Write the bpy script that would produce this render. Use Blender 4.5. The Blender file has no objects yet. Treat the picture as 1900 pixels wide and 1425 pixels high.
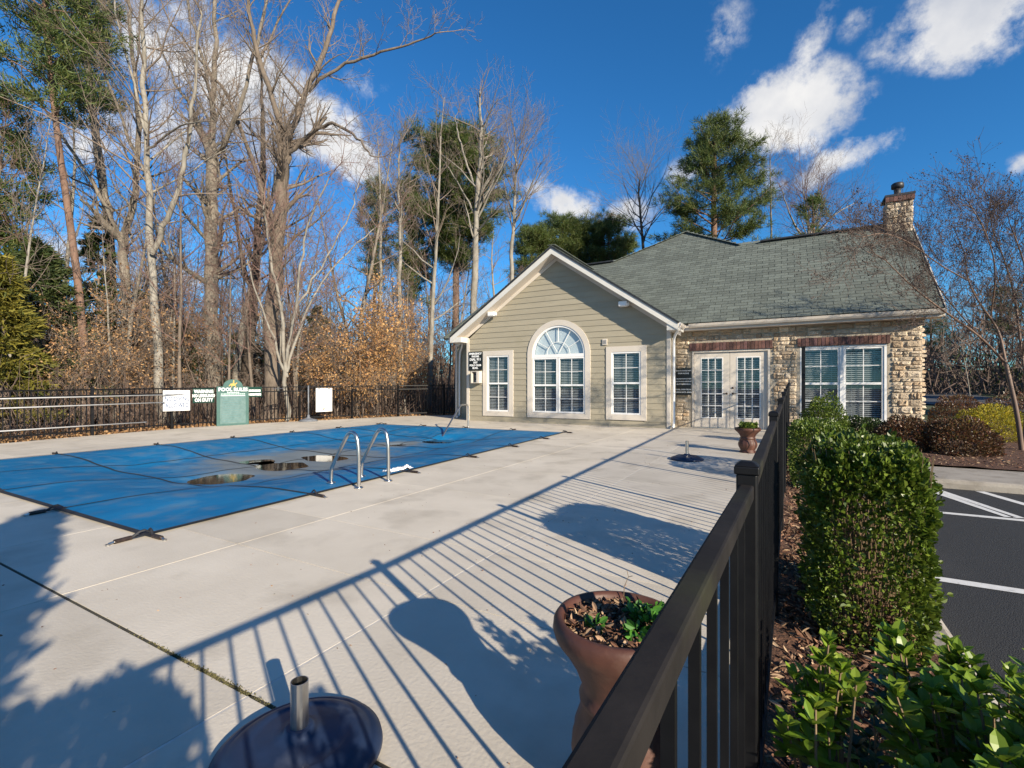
import bpy, math, random
import numpy as np
from mathutils import Vector, Matrix, Euler
R = math.radians
sc = bpy.context.scene
col = sc.collection

# ------------------------------------------------------------------ camera
F, CX, CY, CAMZ = 885.0, 950.0, 719.0, 1.15      # focal length, principal point, eye height
TH = math.atan(500 / 885)                        # heading, left of +Y
cT, sT = math.cos(TH), math.sin(TH)
cd = bpy.data.cameras.new('camera'); cam = bpy.data.objects.new('camera', cd); col.objects.link(cam)
cam.location = (0, 0, CAMZ); cam.rotation_euler = (R(90), 0, TH)
cd.sensor_width = 36; cd.lens = F / 1900 * 36; cd.shift_y = 6.5 / 1900
cd.clip_start = 0.02; cd.clip_end = 2000
sc.camera = cam

# ------------------------------------------------------------------ light
SUN_EL, SUN_AZ = 21.0, 117.0                     # azimuth clockwise from +Y
wd = bpy.data.worlds.new('World'); sc.world = wd; wd.use_nodes = True
sd = Vector((math.sin(R(SUN_AZ)) * math.cos(R(SUN_EL)), math.cos(R(SUN_AZ)) * math.cos(R(SUN_EL)), math.sin(R(SUN_EL))))
sl = bpy.data.lights.new('sun', 'SUN'); sl.energy = 5.0; sl.angle = R(0.53); sl.color = (1.0, 0.88, 0.69)
so = bpy.data.objects.new('sun', sl); col.objects.link(so); so.location = (30, -15, 30)
so.rotation_euler = (-sd).to_track_quat('-Z', 'Y').to_euler()
sc.view_settings.view_transform = 'Standard'; sc.view_settings.look = 'None'
sc.view_settings.exposure = 0.8; sc.view_settings.gamma = 1.0
sc.cycles.max_bounces = 6; sc.cycles.transparent_max_bounces = 12

def world_sky():
    nt = wd.node_tree; N = nt.nodes; L = nt.links; N.clear()
    out = N.new('ShaderNodeOutputWorld'); bg = N.new('ShaderNodeBackground'); bg.inputs[1].default_value = 0.06
    sky = N.new('ShaderNodeTexSky'); sky.sky_type = 'NISHITA'; sky.sun_disc = False
    sky.sun_elevation = R(SUN_EL); sky.sun_rotation = R(SUN_AZ); sky.altitude = 200; sky.air_density = 1.0; sky.dust_density = 0.0; sky.ozone_density = 2.0
    tc = N.new('ShaderNodeTexCoord'); D = tc.outputs['Generated']
    def dirpx(px, py):
        r = (px - CX) / F; v = -(py - CY) / F
        return Vector((cT * r - sT, sT * r + cT, v)).normalized()
    hs = N.new('ShaderNodeHueSaturation'); hs.inputs['Hue'].default_value = .503; hs.inputs['Saturation'].default_value = 1.06; hs.inputs['Value'].default_value = 1.15; tn = N.new('ShaderNodeVectorMath'); tn.operation = 'MULTIPLY'; tn.inputs[1].default_value = (.50, 1.02, 1.40); L.new(sky.outputs[0], tn.inputs[0]); L.new(tn.outputs[0], hs.inputs['Color'])
    # warped direction gives the ragged edges
    wn = N.new('ShaderNodeTexNoise'); wn.inputs['Scale'].default_value = 5.5; wn.inputs['Detail'].default_value = 6; wn.inputs['Roughness'].default_value = .6; L.new(D, wn.inputs['Vector'])
    ws = N.new('ShaderNodeVectorMath'); ws.operation = 'SUBTRACT'; L.new(wn.outputs['Color'], ws.inputs[0]); ws.inputs[1].default_value = (.5, .5, .5)
    wm = N.new('ShaderNodeVectorMath'); wm.operation = 'SCALE'; wm.inputs['Scale'].default_value = .075; L.new(ws.outputs[0], wm.inputs[0])
    wa = N.new('ShaderNodeVectorMath'); wa.operation = 'ADD'; L.new(D, wa.inputs[0]); L.new(wm.outputs[0], wa.inputs[1]); DW = wa.outputs[0]
    nz = N.new('ShaderNodeTexNoise'); nz.inputs['Scale'].default_value = 12; nz.inputs['Detail'].default_value = 12; nz.inputs['Roughness'].default_value = .66
    L.new(D, nz.inputs['Vector'])
    blobs = [(1455, 208, 132, 80, 0, 1.15), (1500, 222, 100, 70, 0, 1.15), (1425, 255, 60, 50, 0, .9), (1570, 300, 95, 32, -8, .85), (1800, 50, 120, 85, 0, 1.0), (1840, 10, 100, 60, 0, 1.0), (1770, 15, 120, 50, 0, .9),
             (1512, 70, 38, 95, 30, .42), (1350, 60, 60, 80, 20, .34), (1660, 85, 60, 50, -30, .5), (1600, 40, 40, 30, -20, .4), (1425, 325, 45, 45, 0, .6),
             (470, 190, 165, 115, 20, 1.0), (590, 245, 110, 75, 20, 1.0), (680, 300, 80, 50, 25, .9), (250, 70, 80, 80, 0, .6), (330, 255, 170, 60, 0, .6), (160, 270, 60, 35, 0, .5),
             (1050, 375, 95, 42, 15, .8), (1170, 388, 65, 42, 0, .9), (100, 470, 80, 45, 0, .7), (1010, 345, 60, 30, 0, .4), (700, 165, 80, 30, 10, .35), (1890, 300, 30, 30, 0, .4),
             (300, 520, 150, 40, 0, .5), (560, 600, 180, 40, 0, .5), (760, 560, 120, 30, 0, .45), (1270, 320, 50, 30, 0, .4)]
    # unseen cloud of the same kind all round, increased to make the ambient less blue
    rr = random.Random(4)
    for k in range(15):
        az = R(70 + k * 15.5 + rr.uniform(-8, 8)); el = R(rr.uniform(14, 50))
        blobs.append((Vector((math.sin(az + TH * -1) * math.cos(el), math.cos(az - TH) * math.cos(el), math.sin(el))), rr.uniform(90, 180), rr.uniform(50, 90), rr.uniform(.6, 1)))
    acc = None
    for b in blobs:
        if len(b) == 6:
            C = dirpx(b[0], b[1]); px, py, rx, ry, tilt, st = b
        else:
            C, rx, ry, st = b; tilt = 0
        sc_ = C.dot(Vector((-sT, cT, 0))) if len(b) == 6 else .85
        U = Vector((-C.y, C.x, 0)).normalized() * -1; V = C.cross(U) * -1
        if V.z < 0: V = -V
        t = R(-tilt); U2 = U * math.cos(t) + V * math.sin(t); V2 = V * math.cos(t) - U * math.sin(t)
        M = Matrix((U2, V2, U2.cross(V2))).transposed()
        mp = N.new('ShaderNodeMapping'); mp.vector_type = 'TEXTURE'
        mp.inputs['Location'].default_value = C; mp.inputs['Rotation'].default_value = M.to_euler()
        mp.inputs['Scale'].default_value = (rx / F * sc_, ry / F * sc_, .6)
        L.new(DW, mp.inputs['Vector'])
        ln = N.new('ShaderNodeVectorMath'); ln.operation = 'LENGTH'; L.new(mp.outputs[0], ln.inputs[0])
        mr = N.new('ShaderNodeMapRange'); mr.inputs[1].default_value = 1.25; mr.inputs[2].default_value = 0.25; mr.inputs[3].default_value = 0; mr.inputs[4].default_value = st
        L.new(ln.outputs['Value'], mr.inputs[0])
        if acc is None: acc = mr.outputs[0]
        else:
            mx = N.new('ShaderNodeMath'); mx.operation = 'MAXIMUM'; L.new(acc, mx.inputs[0]); L.new(mr.outputs[0], mx.inputs[1]); acc = mx.outputs[0]
    def math_(op, a, b):
        m = N.new('ShaderNodeMath'); m.operation = op
        for i, v in enumerate((a, b)):
            if isinstance(v, (int, float)): m.inputs[i].default_value = v
            else: L.new(v, m.inputs[i])
        return m.outputs[0]
    ns = math_('MULTIPLY', math_('SUBTRACT', nz.outputs['Fac'], .5), 2.7)
    dens = math_('ADD', acc, math_('MULTIPLY', ns, math_('MINIMUM', math_('MULTIPLY', acc, 3.0), 1.0)))
    mr = N.new('ShaderNodeMapRange'); mr.interpolation_type = 'SMOOTHSTEP'; mr.inputs[1].default_value = .18; mr.inputs[2].default_value = .92; L.new(dens, mr.inputs[0])
    # cloud shading put into the colour: greyer patches from a slower noise
    n2 = N.new('ShaderNodeTexNoise'); n2.inputs['Scale'].default_value = 7; n2.inputs['Detail'].default_value = 7
    L.new(D, n2.inputs['Vector'])
    cr = N.new('ShaderNodeValToRGB'); cr.color_ramp.elements[0].position = .35; cr.color_ramp.elements[1].position = .62
    cr.color_ramp.elements[0].color = (4.9, 5.3, 6.2, 1); cr.color_ramp.elements[1].color = (8.9, 8.8, 8.7, 1)
    L.new(n2.outputs['Fac'], cr.inputs[0])
    mix = N.new('ShaderNodeMix'); mix.data_type = 'RGBA'
    L.new(mr.outputs[0], mix.inputs['Factor']); L.new(hs.outputs[0], mix.inputs['A']); L.new(cr.outputs[0], mix.inputs['B'])
    L.new(mix.outputs['Result'], bg.inputs[0]); L.new(bg.outputs[0], out.inputs[0])
world_sky()

# ------------------------------------------------------------------ helpers
rng = random.Random(11)
nr = np.random.default_rng(5)
def W(px, d, z=None, py=None):
    """a point at depth d in the photographed direction px (and py)"""
    r = (px - CX) / F
    x, y = d * (cT * r - sT), d * (sT * r + cT)
    if py is not None: z = CAMZ - (py - CY) / F * d
    return Vector((x, y, z if z is not None else 0))

class MB:
    def __init__(s): s.v = []; s.f = []; s.a = []
    def add(s, vs, fs, var=0.0):
        n = len(s.v); s.v.extend(vs)
        for f in fs: s.f.append([i + n for i in f]); s.a.append(var)
        return s
    def box(s, x0, x1, y0, y1, z0, z1, var=0.0):
        return s.add([(x0,y0,z0),(x1,y0,z0),(x1,y1,z0),(x0,y1,z0),(x0,y0,z1),(x1,y0,z1),(x1,y1,z1),(x0,y1,z1)],
              [(3,2,1,0),(4,5,6,7),(0,1,5,4),(1,2,6,5),(2,3,7,6),(3,0,4,7)], var)
    def hexa(s, p, var=0.0):   # eight corners, box order
        return s.add([tuple(q) for q in p], [(3,2,1,0),(4,5,6,7),(0,1,5,4),(1,2,6,5),(2,3,7,6),(3,0,4,7)], var)
    def bar(s, a, b, w, h, up=Vector((0,0,1)), var=0.0):
        a, b = Vector(a), Vector(b); t = (b - a).normalized(); sd_ = t.cross(up).normalized() * (w / 2); u = sd_.cross(t).normalized() * (h / 2)
        return s.hexa([a - sd_ - u, a + sd_ - u, b + sd_ - u, b - sd_ - u, a - sd_ + u, a + sd_ + u, b + sd_ + u, b - sd_ + u], var)
    def tube(s, pts, rad, sides=8, caps=True, var=0.0):
        pts = [Vector(p) for p in pts]; n0 = len(s.v); n = len(pts)
        if not hasattr(rad, '__len__'): rad = [rad] * n
        ref = None
        for i, p in enumerate(pts):
            t = (pts[min(i + 1, n - 1)] - pts[max(i - 1, 0)])
            if t.length < 1e-7: t = Vector((0, 0, 1))
            t.normalize()
            if ref is None: ref = t.orthogonal().normalized()
            ref = ref - t * ref.dot(t)
            if ref.length < 1e-5: ref = t.orthogonal()
            ref.normalize(); b = t.cross(ref)
            for k in range(sides):
                a = 2 * math.pi * k / sides
                s.v.append(tuple(p + (ref * math.cos(a) + b * math.sin(a)) * rad[i]))
        for i in range(n - 1):
            for k in range(sides):
                k2 = (k + 1) % sides
                s.f.append([n0 + i * sides + k, n0 + i * sides + k2, n0 + (i + 1) * sides + k2, n0 + (i + 1) * sides + k]); s.a.append(var)
        if caps:
            s.f.append([n0 + k for k in range(sides)][::-1]); s.a.append(var)
            s.f.append([n0 + (n - 1) * sides + k for k in range(sides)]); s.a.append(var)
        return s
    def lathe(s, prof, c=(0, 0, 0), n=32, wob=None, var=0.0):
        n0 = len(s.v)
        for j, (r, z) in enumerate(prof):
            for k in range(n):
                a = 2 * math.pi * k / n; q = r * (1 + (wob(a, j) if wob else 0))
                s.v.append((c[0] + q * math.cos(a), c[1] + q * math.sin(a), c[2] + z))
        for j in range(len(prof) - 1):
            for k in range(n):
                k2 = (k + 1) % n
                s.f.append([n0 + j * n + k, n0 + j * n + k2, n0 + (j + 1) * n + k2, n0 + (j + 1) * n + k]); s.a.append(var)
        s.f.append([n0 + k for k in range(n)][::-1]); s.a.append(var)
        s.f.append([n0 + (len(prof) - 1) * n + k for k in range(n)]); s.a.append(var)
        return s
    def prism(s, poly, y0, y1, var=0.0):       # polygon in x,z pushed along y
        n = len(poly)
        vs = [(x, y0, z) for x, z in poly] + [(x, y1, z) for x, z in poly]
        fs = [list(range(n)), list(range(2 * n - 1, n - 1, -1))] + [[i, i + n, (i + 1) % n + n, (i + 1) % n] for i in range(n)]
        return s.add(vs, fs, var)
    def mesh(s, name, mat, smooth=False):
        me = bpy.data.meshes.new(name); me.from_pydata(s.v, [], s.f); me.update()
        at = me.attributes.new('var', 'FLOAT', 'FACE'); at.data.foreach_set('value', s.a)
        if mat: me.materials.append(M[mat])
        if smooth: me.polygons.foreach_set('use_smooth', [True] * len(me.polygons))
        return me

def link(name, me, parent=None, loc=None):
    o = bpy.data.objects.new(name, me); col.objects.link(o)
    if parent is not None: o.parent = parent
    if loc is not None: o.location = loc
    return o
def part(name, mb, mat, parent, smooth=False, bevel=0, kind=None):
    o = link(name, mb.mesh(name, mat, smooth), parent)
    if bevel:
        m = o.modifiers.new('bevel', 'BEVEL'); m.width = bevel; m.segments = 2; m.limit_method = 'ANGLE'
    if kind: o['kind'] = kind
    return o
def tag(o, label, cat, group=None):
    o['label'] = label; o['category'] = cat
    if group: o['group'] = group
    return o
def thing(name, label, cat, loc=(0, 0, 0), group=None, rz=0):
    o = link(name, None); o.location = loc; o.rotation_euler = (0, 0, rz)
    return tag(o, label, cat, group)
def structure(name, mb, mat, smooth=False, bevel=0):
    o = part(name, mb, mat, None, smooth, bevel); o['kind'] = 'structure'; return o
def copy_tree(o, parent=None):
    c = o.copy(); col.objects.link(c); c.parent = parent
    for ch in list(o.children): copy_tree(ch, c)
    return c
def poly_mesh(name, V, mat, var=None, smooth=False):
    """V: (n,k,3) array, n loose k-gons"""
    n, k = V.shape[:2]; me = bpy.data.meshes.new(name)
    me.vertices.add(n * k); me.vertices.foreach_set('co', np.ascontiguousarray(V, dtype=np.float32).ravel())
    me.loops.add(n * k); me.loops.foreach_set('vertex_index', np.arange(n * k, dtype=np.int32))
    me.polygons.add(n); me.polygons.foreach_set('loop_start', np.arange(0, n * k, k, dtype=np.int32)); me.polygons.foreach_set('loop_total', np.full(n, k, dtype=np.int32))
    me.update(calc_edges=True)
    at = me.attributes.new('var', 'FLOAT', 'FACE'); at.data.foreach_set('value', (var if var is not None else nr.random(n)).astype(np.float32))
    me.materials.append(M[mat]); me.validate()
    return me
def unit(a): return a / np.maximum(np.linalg.norm(a, axis=-1, keepdims=True), 1e-9)
def leaves(P, D, size, width, mat, name='foliage', fold=.25, jit=.5):
    """one folded leaf (two quads) at each P pointing along D"""
    n = len(P); D = unit(D + nr.normal(0, jit, (n, 3))); A = unit(np.cross(D, nr.normal(0, 1, (n, 3)))); B = np.cross(D, A)
    s = (size * nr.uniform(.65, 1.25, n))[:, None]; w = s * width
    tip = P + D * s; m1 = P + D * s * .38; m2 = P + D * s * .74
    up = B * w * fold
    q1 = np.stack([P, m1 + A * w * .5 + up, m2 + A * w * .42 + up, tip], 1)
    q2 = np.stack([tip, m2 - A * w * .42 + up, m1 - A * w * .5 + up, P], 1)
    v = nr.random(n)
    return poly_mesh(name, np.concatenate([q1, q2]), mat, np.concatenate([v, v]))
def blades(P, D, length, width, mat, name='needles', jit=.35):
    n = len(P); D = unit(D + nr.normal(0, jit, (n, 3))); A = unit(np.cross(D, nr.normal(0, 1, (n, 3))))
    l = (length * nr.uniform(.6, 1.2, n))[:, None]
    V = np.stack([P - A * width * .5, P + A * width * .5, P + D * l + A * width * .15, P + D * l - A * width * .15], 1)
    return poly_mesh(name, V, mat)

# ------------------------------------------------------------------ materials
M = {}
def mat(name, c1, c2=None, rough=.7, scale=8.0, metal=0.0, bump=0.0, bscale=None, varamt=0.0, c3=None, spec=.5, translucent=0.0, stretch=None, detail=6, objrand=True, dirt=None, coat=0):
    m = bpy.data.materials.new(name); m.use_nodes = True; M[name] = m
    nt = m.node_tree; N = nt.nodes; L = nt.links; b = N['Principled BSDF']
    b.inputs['Roughness'].default_value = rough; b.inputs['Metallic'].default_value = metal; b.inputs['Specular IOR Level'].default_value = spec
    b.inputs['Coat Weight'].default_value = coat
    tc = N.new('ShaderNodeTexCoord'); geo = N.new('ShaderNodeNewGeometry')
    vec = geo.outputs['Position']
    if stretch:
        mp = N.new('ShaderNodeMapping'); mp.inputs['Scale'].default_value = stretch; L.new(vec, mp.inputs[0]); vec = mp.outputs[0]
    c2 = c2 or c1
    nz = N.new('ShaderNodeTexNoise'); nz.inputs['Scale'].default_value = scale; nz.inputs['Detail'].default_value = detail; nz.inputs['Roughness'].default_value = .62; L.new(vec, nz.inputs['Vector'])
    rp = N.new('ShaderNodeValToRGB'); rp.color_ramp.elements[0].position = .32; rp.color_ramp.elements[1].position = .68
    rp.color_ramp.elements[0].color = (*c1, 1); rp.color_ramp.elements[1].color = (*c2, 1); L.new(nz.outputs['Fac'], rp.inputs[0])
    colr = rp.outputs[0]
    if varamt or c3:
        at = N.new('ShaderNodeAttribute'); at.attribute_name = 'var'
        oi = N.new('ShaderNodeObjectInfo')
        ad = N.new('ShaderNodeMath'); ad.operation = 'ADD'; L.new(at.outputs['Fac'], ad.inputs[0]); L.new(oi.outputs['Random'], ad.inputs[1])
        fr = N.new('ShaderNodeMath'); fr.operation = 'FRACT'; L.new((ad if objrand else at).outputs[0 if objrand else 'Fac'], fr.inputs[0])
        if c3:
            r3 = N.new('ShaderNodeMapRange'); r3.inputs[1].default_value = .45; r3.inputs[2].default_value = 1.0; L.new(fr.outputs[0], r3.inputs[0])
            mx = N.new('ShaderNodeMix'); mx.data_type = 'RGBA'; L.new(r3.outputs[0], mx.inputs['Factor']); L.new(colr, mx.inputs['A']); mx.inputs['B'].default_value = (*c3, 1); colr = mx.outputs['Result']
        if varamt:
            w = N.new('ShaderNodeTexWhiteNoise'); w.noise_dimensions = '1D'; L.new(fr.outputs[0], w.inputs['W'])
            r4 = N.new('ShaderNodeMapRange'); r4.inputs[3].default_value = 1 - varamt; r4.inputs[4].default_value = 1 + varamt; L.new(w.outputs['Value'], r4.inputs[0])
            mm = N.new('ShaderNodeVectorMath'); mm.operation = 'SCALE'; L.new(colr, mm.inputs[0]); L.new(r4.outputs[0], mm.inputs['Scale']); colr = mm.outputs[0]
    if dirt:                                   # (colour, scale, threshold, amount)
        n3 = N.new('ShaderNodeTexNoise'); n3.inputs['Scale'].default_value = dirt[1]; n3.inputs['Detail'].default_value = 7; L.new(geo.outputs['Position'], n3.inputs['Vector'])
        r5 = N.new('ShaderNodeMapRange'); r5.inputs[1].default_value = dirt[2]; r5.inputs[2].default_value = dirt[2] + .2; r5.inputs[4].default_value = dirt[3]; L.new(n3.outputs['Fac'], r5.inputs[0])
        mx = N.new('ShaderNodeMix'); mx.data_type = 'RGBA'; L.new(r5.outputs[0], mx.inputs['Factor']); L.new(colr, mx.inputs['A']); mx.inputs['B'].default_value = (*dirt[0], 1); colr = mx.outputs['Result']
    L.new(colr, b.inputs['Base Color'])
    if bump:
        nb = N.new('ShaderNodeTexNoise'); nb.inputs['Scale'].default_value = bscale or scale * 4; nb.inputs['Detail'].default_value = 8; L.new(vec, nb.inputs['Vector'])
        bp = N.new('ShaderNodeBump'); bp.inputs['Strength'].default_value = bump; bp.inputs['Distance'].default_value = .02; L.new(nb.outputs['Fac'], bp.inputs['Height']); L.new(bp.outputs[0], b.inputs['Normal'])
    if translucent:
        tr = N.new('ShaderNodeBsdfTranslucent'); L.new(colr, tr.inputs[0]); ms = N.new('ShaderNodeMixShader'); ms.inputs[0].default_value = translucent
        L.new(b.outputs[0], ms.inputs[1]); L.new(tr.outputs[0], ms.inputs[2]); L.new(ms.outputs[0], N['Material Output'].inputs[0])
    return m
mat('concrete', (.52,.465,.385), (.62,.56,.47), .85, 1.3, bump=.12, bscale=60, varamt=.075, dirt=((.36,.315,.25), 1.9, .52, .62), detail=12)
mat('caulk', (.60,.57,.53), (.48,.45,.41), .7, 25)
mat('joint_soil', (.12,.11,.08), (.30,.27,.22), .95, 14)
mat('groove', (.025,.022,.016), (.06,.055,.035), .95, 20)
mat('moss', (.07,.07,.02), (.14,.12,.055), .95, 40)
mat('old_concrete', (.27,.24,.205), (.36,.325,.28), .9, 3, bump=.25, bscale=50, dirt=((.15,.13,.10), 5, .5, .6))
mat('asphalt', (.012,.013,.015), (.036,.037,.040), .85, 90, bump=.7, bscale=140, dirt=((.045,.045,.046), 1.1, .52, .55), detail=3)
mat('road', (.05,.052,.058), (.07,.072,.078), .8, 1.2)
mat('paint_line', (.72,.71,.68), (.60,.59,.57), .7, 30, dirt=((.10,.10,.10), 22, .60, .9))
mat('mulch', (.05,.022,.012), (.13,.062,.036), .95, 30, bump=.8, bscale=60)
mat('mulch_chip', (.10,.045,.025), (.20,.10,.06), .9, 20, varamt=.5, c3=(.34,.24,.15))
mat('soil', (.09,.065,.045), (.16,.11,.07), .95, 4, bump=.6, bscale=20)
mat('leaf_litter', (.15,.085,.042), (.27,.165,.085), .95, 5, bump=.9, bscale=18, dirt=((.08,.05,.03), .9, .5, .6))
mat('dead_leaf', (.33,.19,.085), (.48,.295,.14), .75, 3, varamt=.42, c3=(.22,.11,.055), translucent=.25)
mat('dead_leaf_gold', (.42,.24,.095), (.56,.34,.14), .75, 3, varamt=.38, c3=(.27,.12,.05), translucent=.3)
mat('dead_leaf_dark', (.15,.085,.05), (.25,.145,.08), .8, 3, varamt=.4, c3=(.16,.075,.04), translucent=.2)
mat('lawn', (.035,.05,.014), (.07,.085,.025), .95, 3, bump=.6, bscale=80, dirt=((.12,.085,.05), .5, .55, .5))
mat('cover_blue', (.002,.115,.28), (.006,.165,.37), .6, 2.0, bump=.06, bscale=200, dirt=((.13,.27,.38), 2.6, .55, .45), stretch=(1.0, .35, 1), varamt=.06, spec=.15)
mat('cover_silt', (.10,.13,.16), (.20,.20,.19), .6, 3)
mat('strap', (.010,.011,.015), (.022,.024,.03), .7, 30)
mat('spring', (.03,.025,.022), (.09,.06,.05), .45, 40, metal=.6)
mat('steel', (.50,.49,.47), (.62,.61,.59), .28, 12, metal=1.0)
mat('fence_black', (.004,.004,.005), (.009,.009,.010), .45, 10, spec=.3)
mat('rail_weathered', (.009,.008,.008), (.022,.019,.018), .7, 7, spec=.2, bump=.10, bscale=30, dirt=((.055,.058,.026), 3.1, .60, .6))
mat('siding', (.295,.260,.192), (.33,.292,.217), .75, 1.2, stretch=(1, 1, 6), varamt=.05, dirt=((.24,.21,.14), 1.4, .60, .4), objrand=True)
mat('trim', (.53,.475,.41), (.58,.525,.46), .6, 2, dirt=((.44,.38,.32), 3, .6, .4))
mat('white_paint', (.72,.71,.70), (.78,.77,.76), .45, 3)
mat('plain_wall', (.31,.275,.18), (.35,.31,.205), .8, 2)  # even tan for the side, rear and end walls
mat('blind', (.38,.39,.39), (.44,.44,.44), .5, 3)
mat('room_painted_dark', (.02,.022,.028), (.03,.032,.04), .9, 3)  # gloom of the unlit rooms put into the colour
mat('shade_cloth', (.66,.68,.67), (.70,.72,.71), .7, 2)
mat('stone', (.43,.345,.25), (.60,.50,.385), .95, 12, bump=1.0, bscale=34, varamt=.26, c3=(.43,.31,.20), dirt=((.24,.19,.14), 15, .56, .7))
mat('mortar', (.33,.28,.215), (.42,.365,.29), .95, 9, bump=.6)
mat('brick', (.080,.038,.030), (.145,.068,.054), .85, 9, bump=.3, varamt=.40, c3=(.10,.05,.05))
mat('shingle', (.092,.107,.095), (.14,.157,.138), .95, 18, varamt=.20, bump=.4, bscale=120, dirt=((.035,.042,.038), .8, .58, .5))
mat('roof_deck', (.028,.036,.033), (.04,.05,.045), .95, 5)
mat('flashing', (.03,.032,.035), (.06,.06,.065), .5, 8, metal=.5)
mat('terracotta', (.062,.024,.016), (.105,.040,.025), .55, 7, bump=.15, bscale=25, dirt=((.15,.095,.072), 11, .58, .5))
mat('navy_plastic', (.008,.017,.045), (.015,.030,.075), .5, 6, dirt=((.11,.12,.15), 7, .62, .5))
mat('grey_plastic', (.12,.13,.15), (.17,.18,.20), .5, 6)
mat('sign_green', (.008,.040,.030), (.012,.052,.038), .4, 5)
mat('sign_faded', (.045,.105,.095), (.065,.14,.125), .6, 4)
mat('sign_panel', (.085,.155,.15), (.14,.215,.21), .6, 8, dirt=((.06,.13,.12), 9, .55, .6))
mat('sign_black', (.008,.010,.010), (.012,.015,.014), .4, 5)
mat('sign_white', (.78,.77,.75), (.82,.81,.79), .5, 5)
mat('letter_white', (.80,.80,.80), None, .5)
mat('letter_blue', (.05,.10,.22), None, .5)
mat('letter_pale', (.62,.74,.73), None, .6)
mat('letter_dark', (.10,.20,.21), None, .6)
mat('letter_gold', (.52,.36,.10), None, .5)
mat('bark_grey', (.125,.107,.086), (.245,.215,.178), .95, 6, stretch=(1, 1, .35), bump=.9, bscale=16)
mat('bark_pale', (.165,.15,.125), (.305,.28,.24), .95, 5, stretch=(1, 1, .5), bump=.7, bscale=14, dirt=((.17,.14,.11), 3, .55, .7))
mat('bark_brown', (.095,.075,.058), (.195,.155,.122), .95, 6, stretch=(1, 1, .4), bump=.9, bscale=16)
mat('bark_pine', (.12,.07,.05), (.215,.135,.098), .95, 5, stretch=(1, 1, .5), bump=1, bscale=14)
mat('bark_dark', (.05,.038,.03), (.10,.078,.06), .95, 6, bump=.6)
mat('bark_myrtle', (.10,.06,.045), (.20,.13,.092), .6, 5, stretch=(1, 1, .3))
mat('twig', (.15,.115,.09), (.24,.19,.155), .95, 3)
mat('twig_red', (.14,.08,.066), (.22,.14,.115), .95, 3)
mat('twig_dark', (.085,.06,.05), (.15,.105,.085), .95, 3)
mat('seed_pod', (.05,.034,.03), (.10,.065,.055), .9, 8)
mat('pine_needle', (.045,.080,.016), (.085,.125,.026), .6, 1.2, varamt=.35, c3=(.14,.15,.035), translucent=.25)
mat('cedar', (.030,.052,.014), (.060,.085,.020), .7, 1.0, varamt=.3, c3=(.085,.095,.022), translucent=.2)
mat('cedar_gold', (.14,.125,.014), (.22,.185,.024), .7, 1.4, varamt=.3, c3=(.07,.085,.016), translucent=.2)
mat('box_leaf', (.050,.092,.009), (.110,.160,.018), .42, 4, varamt=.35, c3=(.145,.185,.024), translucent=.22, spec=.5)
mat('laurel_leaf', (.10,.195,.014), (.175,.275,.028), .38, 5, varamt=.25, c3=(.24,.31,.034), translucent=.38, spec=.4)
mat('dark_leaf', (.020,.045,.012), (.04,.075,.02), .35, 5, varamt=.35, c3=(.07,.085,.03), translucent=.15)
mat('red_leaf', (.075,.052,.024), (.125,.072,.032), .4, 4, varamt=.4, c3=(.15,.05,.028), translucent=.2)
mat('yellow_leaf', (.36,.30,.012), (.48,.38,.02), .6, 4, varamt=.3, c3=(.17,.19,.02), translucent=.25)
mat('pansy_leaf', (.035,.12,.014), (.07,.20,.025), .4, 8, varamt=.3, translucent=.2)
mat('stem_brown', (.13,.085,.05), (.24,.17,.10), .9, 12)
mat('fascia_paint', (.56,.54,.50), (.62,.60,.56), .5, 3)
mat('pale_metal', (.42,.42,.42), (.52,.52,.52), .35, 8)
mat('flood_lamp', (.76,.75,.74), None, .35)
mat('pod_paper', (.78,.78,.80), None, .7)

def glass(name, tint, gl):
    m = bpy.data.materials.new(name); m.use_nodes = True; M[name] = m; N = m.node_tree.nodes; L = m.node_tree.links
    t = N.new('ShaderNodeBsdfTransparent'); t.inputs[0].default_value = (*tint, 1); g = N.new('ShaderNodeBsdfGlossy'); g.inputs['Roughness'].default_value = .02; g.inputs[0].default_value = (.9,.95,1,1)
    ge = N.new('ShaderNodeNewGeometry'); dt = N.new('ShaderNodeVectorMath'); dt.operation = 'DOT_PRODUCT'; L.new(ge.outputs['Normal'], dt.inputs[0]); L.new(ge.outputs['Incoming'], dt.inputs[1])
    def mt(op, a, b):
        m_ = N.new('ShaderNodeMath'); m_.operation = op
        for i, v in enumerate((a, b)):
            if isinstance(v, (int, float)): m_.inputs[i].default_value = v
            elif v is not None: L.new(v, m_.inputs[i])
        return m_.outputs[0]
    k = mt('ADD', mt('MULTIPLY', mt('POWER', mt('SUBTRACT', 1.0, mt('ABSOLUTE', dt.outputs['Value'], None)), 5.0), 1 - gl), gl)
    ms = N.new('ShaderNodeMixShader')
    L.new(k, ms.inputs[0]); L.new(t.outputs[0], ms.inputs[1]); L.new(g.outputs[0], ms.inputs[2]); L.new(ms.outputs[0], N['Material Output'].inputs[0])
glass('glass', (.78,.83,.86), .07)
def water():
    m = mat('puddle_water', (.010,.010,.009), (.018,.016,.013), .06, 4, spec=.25); return m
water()

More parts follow.
